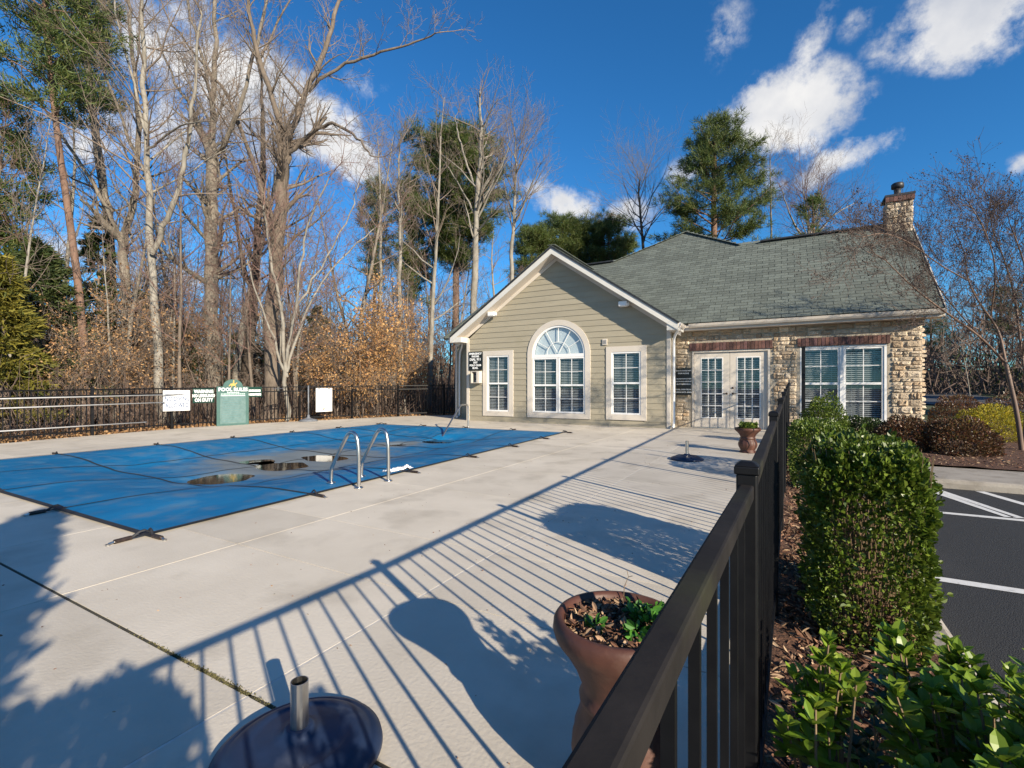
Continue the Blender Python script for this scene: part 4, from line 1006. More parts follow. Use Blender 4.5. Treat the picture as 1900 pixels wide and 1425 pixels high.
# pool rules board, leaning on the fence
pr = wroot('pool_rules_board', 'tall faded green pool rules board with an arched top and gold rider', 'sign', (-14.55, 8.45, 0))
pr.rotation_euler = (0, 0, R(-9)); pr.location = (-14.55, 8.47, 0.0); WORLD[pr] = Matrix.Identity(4)
W2, BH = .45, 1.20
out = [(-W2, 0), (W2, 0), (W2, BH - .03), (W2 - .03, BH - .02), (.30, BH - .02)]
out += [(.24 * math.cos(a) * 1.15, BH - .02 + .22 * math.sin(a)) for a in [math.pi * k / 14 for k in range(15)]] + [(-.30, BH - .02), (-W2 + .03, BH - .02), (-W2, BH - .03)]
def yz(m): m.v = [(-y, x, z) for x, y, z in m.v]; return m
m = MB(); m.prism(out, -.015, .015); yz(m); o = part('board', m, 'sign_faded', pr)
m = MB(); m.prism([(-.36, .06), (.36, .06), (.36, .93), (-.36, .93)], -.0185, -.0155); yz(m); part('text_panel', m, 'sign_panel', pr)
text('POOL RULES', .145, (.022, 0, 1.085), RW, 'letter_white', pr, .005)
m = MB(); rs = random.Random(3)
for k in range(3):
    y = -.34 if k else -.17; e = .34 if k else .17; z = (1.0, .955, .905)[k]
    while y < e: w = rs.uniform(.02, .06); m.box(y, min(y + w, e), -.0205, -.0188, z - .012, z + .010); y += w + .010
yz(m); part('text_lines', m, 'letter_pale', pr)
m = MB()
for k in range(11):
    z = .84 - k * .072; y = rs.uniform(-.33, -.28); e = rs.uniform(.1, .32)
    while y < e: w = rs.uniform(.02, .06); m.box(y, min(y + w, e), -.0205, -.0188, z - .009, z + .008); y += w + .010
yz(m); part('text_lines', m, 'letter_dark', pr)
m = MB()      # horse and rider emblem in relief
m.prism([(-.10, 1.23), (-.05, 1.20), (.03, 1.20), (.07, 1.235), (.06, 1.275), (.0, 1.27), (-.07, 1.27)], -.019, -.0156)
m.prism([(.05, 1.25), (.10, 1.31), (.12, 1.29), (.075, 1.24)], -.019, -.0156).prism([(-.09, 1.24), (-.13, 1.19), (-.11, 1.185), (-.07, 1.22)], -.019, -.0156)
m.prism([(.04, 1.21), (.075, 1.15), (.09, 1.155), (.06, 1.22)], -.019, -.0156).prism([(-.04, 1.21), (-.06, 1.15), (-.045, 1.145), (-.02, 1.205)], -.019, -.0156)
m.prism([(-.015, 1.272), (.025, 1.272), (.035, 1.34), (.0, 1.345)], -.019, -.0156).prism([(.0, 1.348), (.03, 1.348), (.032, 1.378), (.004, 1.38)], -.019, -.0156)
yz(m); part('emblem', m, 'letter_gold', pr)
# white blank board on the railing and the pole stand beside it
wb, x = side_sign('blank_board', 11.02, 11.70, .30, 1.13, 'sign_white', 'plain white board fixed to the railing beside the pole stand', .06)
m = MB(); m.box(x - .001, x + .003, 11.10, 11.20, 1.09, 1.115).box(x - .001, x + .003, 11.5, 11.62, 1.09, 1.115); part('clip', m, 'sign_black', wb)
ps = thing('pole_stand', 'grey umbrella stand holding a tall slim pole by the railing', 'umbrella stand', (-14.05, 10.75, 0))
m = MB(); m.lathe([(.30, 0), (.30, .03), (.26, .06), (.10, .10), (.045, .14), (.04, .22)], (0, 0, 0), 28); part('base', m, 'grey_plastic', ps, True)
m = MB(); m.tube([(0, 0, .15), (0, 0, 1.22)], .024, 10); part('pole', m, 'grey_plastic', ps, True)
# three long poles hung along the railing
for k, (z0, z1, ye, nm, lb) in enumerate(((.905, .955, 7.12, 'cleaning_pole', 'long pale metal pole, topmost of three on the railing'), (.715, .745, 6.55, 'cleaning_pole', 'long pale metal pole, middle of three on the railing'), (.265, .245, 6.1, 'cleaning_pole', 'long pale metal pole, lowest of three on the railing'))):
    y0 = 1.2; xo = .13
    a, b = Vector((XL(y0) + xo, y0, z0 - .01)), Vector((XL(ye) + xo + .03, ye, z1)); pl = wroot(nm, lb, 'pole', tuple(a.lerp(b, .5)))
    m = MB(); m.tube([a, b], .014, 10); part('tube', m, 'pale_metal', pl, True)
    m = MB(); m.tube([b, b + (b - a).normalized() * .07], .016, 10); part('grip', m, 'grey_plastic', pl, True)
    for t in (.25, .75):
        p = a.lerp(b, t); m = MB(); m.tube([(XL(p.y) + .0, p.y, p.z + .005), (p.x - .02, p.y, p.z - .02), (p.x + .02, p.y, p.z - .018), (p.x + .022, p.y, p.z + .012)], .006, 6); part('hook', m, 'steel', pl)
m = MB()      # small lever on the railing gate
gl = wroot('gate_latch', 'small pale metal latch on the railing between the signs and white board', 'latch', (-14.6, 9.9, 1.1))
p = Vector((XL(9.9) + .06, 9.9, 1.10)); m.tube([p + Vector((0, -.2, 0)), p + Vector((0, .3, .02))], .012, 8); m.box(p.x - .03, p.x + .03, p.y - .03, p.y + .05, p.z - .06, p.z + .08); part('bolt', m, 'steel', gl)

# ================================================================== urns, umbrella bases
def urn(loc, label, s_=1.0, sx=1.0):
    u = thing('terracotta_urn', label, 'planter', loc)
    prof = [(.112, 0), (.116, .02), (.108, .035), (.098, .05), (.104, .075), (.122, .12), (.130, .17), (.126, .215), (.112, .255), (.100, .285), (.108, .295), (.110, .31), (.100, .322), (.104, .345), (.122, .39), (.150, .435), (.166, .455), (.176, .470), (.182, .490), (.180, .510), (.172, .522), (.160, .524), (.152, .514), (.147, .49), (.10, .46), (.0, .455)]
    m = MB(); m.lathe([(r * s_ * sx, z * s_) for r, z in prof], n=56, wob=lambda a, j: .022 * math.cos(a * 12) if 4 <= j <= 8 else 0); part('pot', m, 'terracotta', u, True)
    m = MB(); n_ = 24; vs = [(0, 0, .492 * s_)]
    for j in range(1, 7):
        for k in range(n_): a = 2 * math.pi * k / n_; vs.append((.147 * s_ * sx * j / 6 * math.cos(a), .147 * s_ * sx * j / 6 * math.sin(a), (.492 - .012 * j / 6 + rng.uniform(-.006, .006)) * s_))
    m.add(vs, [(0, 1 + k, 1 + (k + 1) % n_) for k in range(n_)] + [(1 + (j - 1) * n_ + k, 1 + j * n_ + k, 1 + j * n_ + (k + 1) % n_, 1 + (j - 1) * n_ + (k + 1) % n_) for j in range(1, 6) for k in range(n_)])
    part('potting_soil', m, 'mulch', u, True); return u
u1 = urn((-.385, 1.28, 0), 'dark terracotta urn with bark and green seedlings against the top rail', 1.0)
n = 1500; a = nr.uniform(0, 6.283, n); r_ = .142 * np.sqrt(nr.random(n)); P = np.stack([r_ * np.cos(a), r_ * np.sin(a), .490 + nr.random(n) * .022], 1); D_ = nr.normal(0, 1, (n, 3)); D_[:, 2] *= .3
o = link('bark_chips', leaves(P, D_, .026, .36, 'mulch_chip', 'bark_chips', jit=.2), u1); o['kind'] = 'stuff'
def sprout(parent, x, y, z, h, n_, size, mt='pansy_leaf', sp=.03):
    t = nr.random(n_); a = nr.uniform(0, 6.283, n_); rr_ = sp * (.25 + t)
    P = np.stack([x + rr_ * np.cos(a) * .7, y + rr_ * np.sin(a) * .7, z + h * nr.random(n_) ** .7], 1); D_ = np.stack([np.cos(a), np.sin(a), nr.uniform(.1, .9, n_)], 1)
    o = link('seedling', leaves(P, D_, size, .55, mt, 'seedling', jit=.3), parent)
    if mt != 'pansy_leaf': o['kind'] = 'stuff'
for x, y, h, n_, sp in ((.055, .02, .055, 60, .030), (.075, .06, .05, 40, .028), (.06, -.045, .035, 36, .024), (-.05, -.06, .028, 26, .02), (.09, -.01, .05, 34, .03), (.02, .075, .04, 22, .02)): sprout(u1, x, y, .492, h, n_, .026, sp=sp)
m = MB(); m.tube([(-.03, .135, .49), (-.028, .14, .55), (-.016, .142, .58), (-.02, .14, .60)], [.0016, .0013, .001, .0008], 4); m.tube([(-.016, .142, .58), (-.004, .143, .585)], .001, 4); part('dry_stalk', m, 'stem_brown', u1)
u2 = urn((-.52, 9.40, 0), 'squat terracotta pot with green tops standing near the glazed doors', .84, 1.4)
for k in range(16): a = k * 2.4; r_ = .05 + .11 * (k % 4) / 3; sprout(u2, r_ * math.cos(a), r_ * math.sin(a), .41, .10, 26, .05, 'box_leaf', .05)
def umbrella_base(loc, label, ht, rz=0):
    u = thing('umbrella_base', label, 'umbrella base', loc, rz=rz)
    m = MB(); prof = [(.255, 0), (.262, .012), (.258, .030), (.235, .044), (.228, .042), (.215, .052), (.16, .078), (.155, .074), (.125, .082), (.085, .088), (.05, .092), (.045, .108), (.036, .110)]
    prof = [(r * .96, z * .88) for r, z in prof]
    m.lathe(prof, n=64); part('base', m, 'navy_plastic', u, True)
    m = MB(); n_ = 20
    for r_, z in ((.0265, None),):
        prof = [(.0265, .09), (.0265, ht), (.0240, ht), (.0240, .115)]; m.lathe(prof, n=n_); m.f.pop(); m.a.pop()
    part('socket_tube', m, 'steel', u)
umbrella_base((-1.31, .97, 0), 'round navy umbrella base with a steel tube beside the mossy joint', .235)
umbrella_base((-1.31, 7.98, 0), 'round navy umbrella base on striped shade near the squat pot', .30, .4)

# ================================================================== shrubs
def hedge_mesh(P, D, size, width, mt): return leaves(P, D, size, width, mt, 'foliage')
def box_shell(n, hx, hy, h, lump=.05, seed=0, inner=.35):
    """points through the outer skin of a clipped block, centred on x,y, from the ground up"""
    q = np.random.default_rng(seed); U = q.uniform(-1, 1, (n, 3)); k = q.integers(0, 5, n)
    dep = 1 - inner * q.random(n) ** 2.0
    for i, (ax, sg) in enumerate(((0, 1), (0, -1), (1, 1), (1, -1), (2, 1))):
        m_ = k == i; U[m_, ax] = sg * dep[m_]
    # round the corners
    r = np.linalg.norm(np.abs(U) ** 1.0, axis=1); big = np.maximum(1, (np.sum(np.abs(U) ** 5, axis=1)) ** (1 / 5)); U /= big[:, None]
    nz = np.sin(U[:, 0] * 6 + seed) * np.cos(U[:, 1] * 7 + seed * 2) * np.sin(U[:, 2] * 6 + 1) + .5 * np.sin(U[:, 0] * 17 + U[:, 2] * 13) * np.cos(U[:, 1] * 15)
    nrm = unit(np.sign(U) * np.abs(U) ** 5)
    P = np.stack([U[:, 0] * hx, U[:, 1] * hy, (U[:, 2] * .5 + .5) * h], 1) + nrm * (lump * nz)[:, None]
    return P, unit(nrm + [0, 0, .7])
def ball_shell(n, rx, ry, h, lump=.12, seed=0, inner=.4):
    q = np.random.default_rng(seed); d = unit(q.normal(0, 1, (n, 3))); d[:, 2] = np.abs(d[:, 2]) * 1.0 - .12; d = unit(d)
    nz = np.sin(d[:, 0] * 5 + seed) * np.cos(d[:, 1] * 6 + seed * 3) + .6 * np.sin(d[:, 2] * 9 + d[:, 0] * 8 + seed)
    r = (1 - inner * q.random(n) ** 1.8) * (1 + lump * nz)
    return np.stack([d[:, 0] * rx * r, d[:, 1] * ry * r, np.maximum(.02, d[:, 2] * h * r + .06)], 1), d
def stems(n, rx, ry, h, seed=0, r0=.006):
    rs = random.Random(seed); m = MB()
    for k in range(n):
        x, y = rs.uniform(-rx, rx), rs.uniform(-ry, ry); p = [Vector((x * .6, y * .6, -.05))]
        for j in range(1, 5): p.append(Vector((x * (.6 + .1 * j) + rs.uniform(-.02, .02), y * (.6 + .1 * j) + rs.uniform(-.02, .02), h * .97 * j / 4)))
        m.tube(p, [r0 * (1 - .18 * j) * rs.uniform(.6, 1.2) for j in range(5)], 4, False)
    return m
def shrub(name, label, cat, loc, P, D, size, width, mt, nst, sx, sy, h, seed=0, group=None, r0=.006):
    s_ = thing(name, label, cat, loc, group); link('foliage', leaves(P, D, size, width, mt, 'foliage'), s_)
    part('stems', stems(nst, sx, sy, h, seed, r0), 'stem_brown', s_); return s_
P, D = box_shell(22000, .215, .47, .93, .045, 1, .45)
# bare patches low on the face that looks along the bed, where the stems show
keep = ~((P[:, 1] < -.15) & (np.abs(P[:, 0] + .01) < .10 + .05 * np.sin(P[:, 2] * 14)) & (P[:, 2] < .62) & (nr.random(len(P)) < .52)) & ~((P[:, 2] < .30) & (nr.random(len(P)) < .12))
sp_i = nr.choice(np.where(keep)[0], 240); SP = np.repeat(P[sp_i], 7, 0) + np.repeat(D[sp_i], 7, 0) * nr.uniform(-.01, .034, (240 * 7, 1)) + nr.normal(0, .008, (240 * 7, 3))
P = np.concatenate([P, SP]); D = np.concatenate([D, np.repeat(D[sp_i], 7, 0)]); keep = np.concatenate([keep, np.ones(len(SP), bool)])
shrub('box_hedge', 'tall square-clipped hedge with stems showing, beside the black fence', 'hedge', (.355, 3.03, -.06), P[keep], D[keep], .028, .62, 'box_leaf', 130, .22, .42, .95, 1, r0=.005)
P, D = box_shell(9000, .27, .75, .80, .04, 2)
shrub('box_hedge', 'low olive clipped hedge behind the tall square one', 'hedge', (.38, 7.1, -.08), P, D, .032, .6, 'box_leaf', 50, .2, .6, .7, 2)
P, D = ball_shell(8000, .42, .42, 1.0, .07, 3)
shrub('round_shrub', 'rounded yellow-green shrub at the foot of the tall black post', 'shrub', (.72, 11.0, -.05), P, D, .036, .6, 'box_leaf', 30, .2, .2, .8, 3)
P, D = box_shell(22000, .24, .52, 1.2, .04, 4)
shrub('box_hedge', 'unseen clipped hedge block added to shade the near deck', 'hedge', (.42, -.78, -.08), P, D, .03, .6, 'box_leaf', 50, .2, .5, .9, 4)  # added out of view, placed for the shadow it throws on the deck
for k, (x, y, rx, ry, h, mt, lb) in enumerate(((1.50, 12.6, .55, .45, .50, 'dark_leaf', 'low dark green shrub under the stone-wall window'), (2.0, 11.35, .52, .45, .58, 'red_leaf', 'dark bronze rounded shrub below the window corner'), (2.70, 11.2, .58, .5, .58, 'red_leaf', 'larger bronze rounded shrub by the mulch edge'),
        (3.95, 16.3, .62, .6, .95, 'red_leaf', 'russet shrub just past the stone corner'), (5.35, 17.3, .95, .7, 1.0, 'red_leaf', 'wide russet mound by the road'), (4.02, 14.3, .72, .6, .74, 'yellow_leaf', 'bright yellow feathery shrub beside the crape myrtle'))):
    P, D = ball_shell(6500, rx, ry, h, .06, 20 + k)
    shrub('rounded_shrub', lb, 'shrub', (x, y, -.04), P, D, .045 if mt != 'yellow_leaf' else .06, .5 if mt != 'yellow_leaf' else .25, mt, 24, rx * .5, ry * .5, h * .7, k)
# glossy leafy shrubs close by: whorls of big leaves on upright shoots
def big_leaf(V, var, p, d, L_, w, rs):
    d = d.normalized(); a = d.cross(Vector((0, 0, 1)));
    if a.length < .1: a = Vector((1, 0, 0))
    a.normalize(); n_ = a.cross(d).normalized(); ts = (0, .22, .5, .78, 1.0); ws = (.10, .62, 1.0, .78, .04); c = rs.uniform(.05, .22); v = rs.random(); fold = rs.uniform(.12, .34)
    mid = [p + d * L_ * t - n_ * (L_ * c * t * t) for t in ts]
    for s_ in (-1, 1):
        ed = [q + a * s_ * w * .5 * k + n_ * w * .5 * k * fold for q, k in zip(mid, ws)]
        for i in range(4):
            quad = [mid[i], ed[i], ed[i + 1], mid[i + 1]] if s_ > 0 else [mid[i + 1], ed[i + 1], ed[i], mid[i]]
            V.append([tuple(q) for q in quad]); var.append(v)
def whorl_shrub(label, loc, shoots, seed, L_=.062, mt='laurel_leaf', h=(.3, .5), spread=(.2, .3)):
    rs = random.Random(seed); V, var = [], []; m = MB(); s_ = thing('leafy_shrub', label, 'shrub', loc)
    for k in range(shoots):
        x, y = rs.uniform(-1, 1) * spread[0], rs.uniform(-1, 1) * spread[1]; hh = rs.uniform(*h); ln = Vector((rs.uniform(-.25, .25), rs.uniform(-.25, .25), 1)).normalized()
        top = Vector((x, y, hh)); base = Vector((x * .4, y * .4, -.02)); pts = [base, base.lerp(top, .5) + Vector((rs.uniform(-.03, .03), rs.uniform(-.03, .03), 0)), top]; m.tube(pts, [.005, .0038, .0022], 5, False)
        for t in range(rs.randint(2, 4)):                       # tiers of leaves down the shoot
            c = top - ln * (.035 * t); nl = rs.randint(5, 7); a0 = rs.uniform(0, 6.28)
            for q in range(nl):
                a = a0 + 6.283 * q / nl + rs.uniform(-.25, .25); el = rs.uniform(.5, 1.25) - t * .28
                big_leaf(V, var, c, Vector((math.cos(a) * math.cos(el), math.sin(a) * math.cos(el), math.sin(el))) + ln * .15, L_ * rs.uniform(.65, 1.15) * (.8 if t == 0 else 1), L_ * rs.uniform(.38, .5), rs)
        for q in range(8):
            t = rs.uniform(.35, .9); c = base.lerp(top, t); a = rs.uniform(0, 6.28); big_leaf(V, var, c, Vector((math.cos(a), math.sin(a), rs.uniform(.2, .9))), L_ * rs.uniform(.6, 1), L_ * .42, rs)
    me = poly_mesh('foliage', np.array(V), mt, np.array(var)); me.polygons.foreach_set('use_smooth', [True] * len(me.polygons)); link('foliage', me, s_); part('stems', m, 'stem_brown', s_)
whorl_shrub('small glossy leafy shrub pressed against the fence pickets', (.075, 1.25, -.07), 16, 5, .046, h=(.48, .66), spread=(.065, .09))
whorl_shrub('broad glossy leafy shrub spilling over the kerb', (.42, 1.20, -.07), 125, 6, .054, h=(.42, .62), spread=(.21, .26))
whorl_shrub('glossy leafy shrub filling the bed edge beside the car park', (.70, 1.05, -.07), 110, 7, .058, h=(.48, .68), spread=(.24, .26))
whorl_shrub('upright glossy shrub next to the hedge block by the evergreen', (.34, .24, -.07), 16, 14, .05, h=(.62, .88), spread=(.10, .10))
whorl_shrub('low dark seedlings of glossy leaves under the tall hedge', (.22, 1.55, -.07), 14, 9, .045, 'dark_leaf', h=(.25, .42), spread=(.10, .2))
whorl_shrub('glossy shrub between the tall hedge foot and the kerb', (.52, 1.62, -.07), 40, 12, .05, h=(.34, .52), spread=(.14, .14))

# ================================================================== trees
class TreeB:
    def __init__(s): s.t = MB(); s.c = MB(); s.tips = []
def vj(rs, k): return Vector((rs.gauss(0, k), rs.gauss(0, k), rs.gauss(0, k)))
def grow(T, p, d, L_, r, lev, mx, rs, ch=(6, 5, 4), up=.10, spread=(.5, 1.0), minr=.0038, wig=.16):
    n_ = 5 if lev == 0 else (4 if lev < mx else 3); pts = [p]; rad = [r]; d = d.normalized(); dirs = [d]
    for k in range(n_):
        d = (d + vj(rs, wig) + Vector((0, 0, up))).normalized(); p = p + d * (L_ / n_); pts.append(p); dirs.append(d); rad.append(max(minr, r * (1 - .80 * (k + 1) / n_)))
    big = r > .035; (T.t if big else T.c).tube(pts, rad, 6 if big else (4 if r > .018 else 3), False)
    if lev >= mx: T.tips.append((pts[-1], dirs[-1])); T.tips.append((pts[-2], dirs[-2])); return
    nc = ch[min(lev, len(ch) - 1)]
    for k in range(nc):
        t = .22 + .78 * (k + rs.random()) / nc; i = min(int(t * n_), n_ - 1); f = t * n_ - i; q = pts[i].lerp(pts[i + 1], f); rr_ = rad[i] + (rad[i + 1] - rad[i]) * f
        ax = dirs[i].orthogonal().normalized(); ax.rotate(Matrix.Rotation(rs.uniform(0, 6.283), 3, dirs[i])); an = rs.uniform(*spread)
        nd_ = dirs[i] * math.cos(an) + ax * math.sin(an)
        grow(T, q, nd_, L_ * rs.uniform(.42, .68) * (1.05 - .35 * t), max(minr, rr_ * rs.uniform(.45, .7)), lev + 1, mx, rs, ch, up, spread, minr, wig)
def smooth_path(pts, it=2):
    for _ in range(it):
        q = [pts[0]]
        for a, b in zip(pts, pts[1:]): q += [a.lerp(b, .25), a.lerp(b, .75)]
        pts = q + [pts[-1]]
    return pts
def tree_obj(name, label, cat, loc, T, bark, twig, group=None, crown='crown'):
    o = thing(name, label, cat, loc, group)
    if T.t.f: link('trunk', T.t.mesh('trunk', bark, True), o)
    if T.c.f: link(crown, T.c.mesh(crown, twig, True), o)
    return o
def hero(name, label, d, limbs, bark, twig, seed, side=13, ch=(6, 5), bl=.30, mxl=2, up=.10, base=None, group=None, leaf=None, swing=.08):
    """limbs: list of (points in photo direction, r0, r1, depth swing); first point of the first limb is the foot"""
    rs = random.Random(seed); T = TreeB(); foot = W(limbs[0][0][0][0], d); foot.z = wood_z(foot.x, foot.y) - .05 if foot.x < -10 or foot.y > 17 else -.1
    for li, (pp, r0, r1, sw) in enumerate(limbs):
        pts = []
        for k, (px, py) in enumerate(pp):
            t = k / max(1, len(pp) - 1); dd = d + sw * t * d * swing
            p = W(px, dd, py=py)
            if li == 0 and k == 0: p = Vector((foot.x, foot.y, foot.z))
            pts.append(p - foot)
        pts = smooth_path(pts, 2); n_ = len(pts)
        pts = [p + (vj(rs, .03) if 0 < i < n_ - 1 else Vector()) for i, p in enumerate(pts)]
        rad = [r0 + (r1 - r0) * i / (n_ - 1) for i in range(n_)]
        rad = [q_ * rs.uniform(.93, 1.07) * .86 for q_ in rad]
        if li == 0: rad[0] *= 1.35; rad[1] *= 1.12
        T.t.tube(pts, rad, 10 if r0 > .08 else 7, False)
        tot = sum((b - a).length for a, b in zip(pts, pts[1:]))
        nb = max(3, int(side * tot / 6)); s0 = .45 if li == 0 else .12
        for k in range(nb):
            t = s0 + (1 - s0) * (k + rs.random()) / nb; i = min(int(t * (n_ - 1)), n_ - 2); q = pts[i].lerp(pts[i + 1], t * (n_ - 1) - i); dr = (pts[i + 1] - pts[i]).normalized()
            ax = dr.orthogonal().normalized(); ax.rotate(Matrix.Rotation(rs.uniform(0, 6.283), 3, dr)); an = rs.uniform(.55, 1.15)
            grow(T, q, dr * math.cos(an) + ax * math.sin(an), tot * bl * rs.uniform(.5, 1.1) * (1.15 - .5 * t), max(.009, rad[i] * rs.uniform(.25, .5)), 0, mxl, rs, ch, up)
        grow(T, pts[-1], (pts[-1] - pts[-2]), tot * bl * .8, r1, 0, mxl, rs, ch, up)
    o = tree_obj(name, label, 'tree', foot, T, bark, twig, group, 'twigs')
    if leaf:
        idx = rs.sample(range(len(T.tips)), min(len(T.tips), leaf[1])); P = np.array([T.tips[i][0] for i in idx]) + nr.normal(0, .05, (len(idx), 3)); D = np.array([T.tips[i][1] for i in idx])
        link('dead_leaves', leaves(P, D, leaf[2], .55, leaf[0], 'dead_leaves', jit=.8), o)
    return o
# the tall bare trees along the fence
hero('bare_tree', 'tall pale forked tree, one limb splitting low, behind the no-diving sign', 15.5, [([(301, 735), (287, 560), (275, 420), (272, 250), (265, 100), (258, -60)], .17, .045, .3), ([(283, 470), (318, 395), (340, 320), (352, 240), (365, 130), (372, 20)], .11, .03, -1), ([(273, 260), (245, 140), (215, 40), (195, -60)], .06, .02, 1), ([(272, 280), (330, 235), (380, 225)], .05, .015, -1.5)], 'bark_pale', 'twig', 21, side=14)
hero('bare_tree', 'leaning tree with a wide low fork between the thin pine and the pale tree', 17.5, [([(240, 735), (238, 600), (228, 470), (222, 440)], .20, .17, 0), ([(224, 445), (250, 380), (258, 250), (248, 120), (236, 0), (230, -90)], .14, .04, .6), ([(222, 445), (205, 400), (178, 345), (120, 260), (60, 160), (0, 90)], .09, .03, -1.2), ([(208, 420), (192, 330), (172, 190), (150, 60)], .12, .05, 1.2), ([(258, 300), (225, 220), (180, 100), (140, 0)], .06, .02, -1)], 'bark_grey', 'twig', 22, side=13)
hero('bare_tree', 'thick straight bare tree with a high candelabra fork behind the pool rules board', 18.5, [([(397, 740), (393, 600), (393, 450), (393, 300)], .36, .22, 0), ([(393, 300), (396, 200), (398, 100), (402, -60)], .17, .06, .4), ([(393, 305), (420, 255), (445, 200), (475, 90), (500, -20)], .13, .04, -1), ([(390, 290), (362, 210), (320, 150), (290, 60)], .09, .03, 1.1), ([(396, 210), (380, 120), (350, 20), (340, -60)], .08, .03, -.8)], 'bark_grey', 'twig', 23, side=13)
hero('bare_tree', 'huge spreading bare tree with sweeping limbs above the small green board', 17.5, [([(502, 740), (505, 600), (512, 470), (526, 330), (532, 270)], .34, .21, 0), ([(532, 275), (510, 190), (482, 110), (466, 50), (458, -40)], .14, .05, -.8), ([(533, 272), (560, 190), (600, 100), (625, 20), (650, -60)], .15, .05, .8), ([(530, 290), (575, 250), (616, 225), (660, 250), (690, 290)], .11, .02, -1.4), ([(572, 170), (630, 120), (700, 100), (770, 78), (815, 60)], .08, .02, -.6), ([(505, 420), (470, 300), (430, 190), (370, 110), (310, 30)], .10, .03, 1.5), ([(482, 110), (520, 30), (560, -40)], .06, .02, 1)], 'bark_brown', 'twig', 24, side=14)
hero('bare_tree', 'dark leaning stub-trunked tree beside the huge spreading tree', 20.5, [([(455, 730), (462, 640), (470, 560), (478, 430), (490, 300), (485, 180)], .34, .06, 0), ([(470, 560), (440, 440), (425, 330), (410, 240)], .12, .03, 1)], 'bark_dark', 'twig', 25, side=7)
hero('bare_tree', 'many-stemmed young bare tree with fanned reddish twigs over the golden thicket', 16.4, [([(535, 738), (528, 660), (520, 560), (500, 470), (490, 380)], .09, .03, 0), ([(530, 680), (545, 590), (560, 480), (575, 400), (610, 330)], .07, .02, -1), ([(532, 690), (570, 560), (640, 470), (700, 420)], .06, .015, 1), ([(533, 700), (505, 620), (475, 540), (455, 470)], .06, .015, -.6), ([(548, 570), (600, 490), (650, 400), (665, 340)], .05, .015, .6)], 'bark_pale', 'twig_red', 26, side=14, ch=(6, 5))
hero('bare_tree', 'slender tall bare tree beside the golden thicket', 22, [([(742, 720), (741, 560), (742, 440), (739, 350), (742, 265)], .15, .03, 0), ([(740, 390), (722, 330), (706, 280)], .06, .012, 1), ([(741, 360), (765, 310), (778, 270)], .05, .012, -1)], 'bark_pale', 'twig', 27, side=10, bl=.2)
hero('bare_tree', 'thin pale tree next to the slender one, its top feathery', 26, [([(703, 720), (705, 560), (706, 420), (704, 330), (701, 265)], .13, .025, 0), ([(706, 410), (692, 350), (678, 310)], .05, .012, 1)], 'bark_pale', 'twig', 28, side=9, bl=.2)
hero('bare_tree', 'bare tree with a broken pale top in front of the broad pine', 24, [([(876, 720), (878, 560), (884, 430), (890, 320), (894, 235)], .24, .09, 0), ([(888, 360), (864, 300), (850, 250), (845, 215)], .09, .02, .8), ([(886, 390), (918, 335), (938, 290), (945, 255)], .08, .02, -.8), ([(884, 400), (850, 340), (825, 300)], .07, .015, 1)], 'bark_pale', 'twig', 29, side=10, bl=.28)
hero('bare_tree', 'bare tree with a tall fan of fine pale twigs above the gable', 25, [([(948, 720), (948, 560), (950, 460), (954, 380), (957, 305), (957, 260)], .17, .03, 0), ([(952, 420), (980, 360), (1000, 310)], .07, .015, -.8), ([(953, 400), (934, 340), (928, 290)], .06, .015, .8)], 'bark_pale', 'twig', 30, side=15, bl=.26, ch=(6, 5), up=.16)
hero('bare_tree', 'small dark bare tree between the gable peak and the great pine', 38, [([(1196, 560), (1194, 470), (1188, 400), (1185, 330)], .20, .03, 0), ([(1193, 450), (1215, 400), (1235, 380)], .07, .02, 1)], 'bark_dark', 'twig', 31, side=12, bl=.35)
hero('bare_tree', 'wide feathery bare tree behind the roof near the chimney', 36, [([(1505, 560), (1503, 470), (1500, 420), (1490, 350)], .2, .03, 0), ([(1503, 460), (1540, 400), (1590, 375)], .10, .02, .6), ([(1502, 455), (1465, 400), (1450, 350)], .10, .02, -.6), ([(1502, 440), (1520, 380), (1525, 330)], .08, .02, .3)], 'bark_pale', 'twig_red', 32, side=16, ch=(6, 5), bl=.32)
hero('bare_tree', 'thin upright bare tree beside the great pine', 36, [([(1432, 560), (1432, 440), (1430, 350), (1429, 290)], .12, .02, 0)], 'bark_grey', 'twig', 33, side=10, bl=.16)

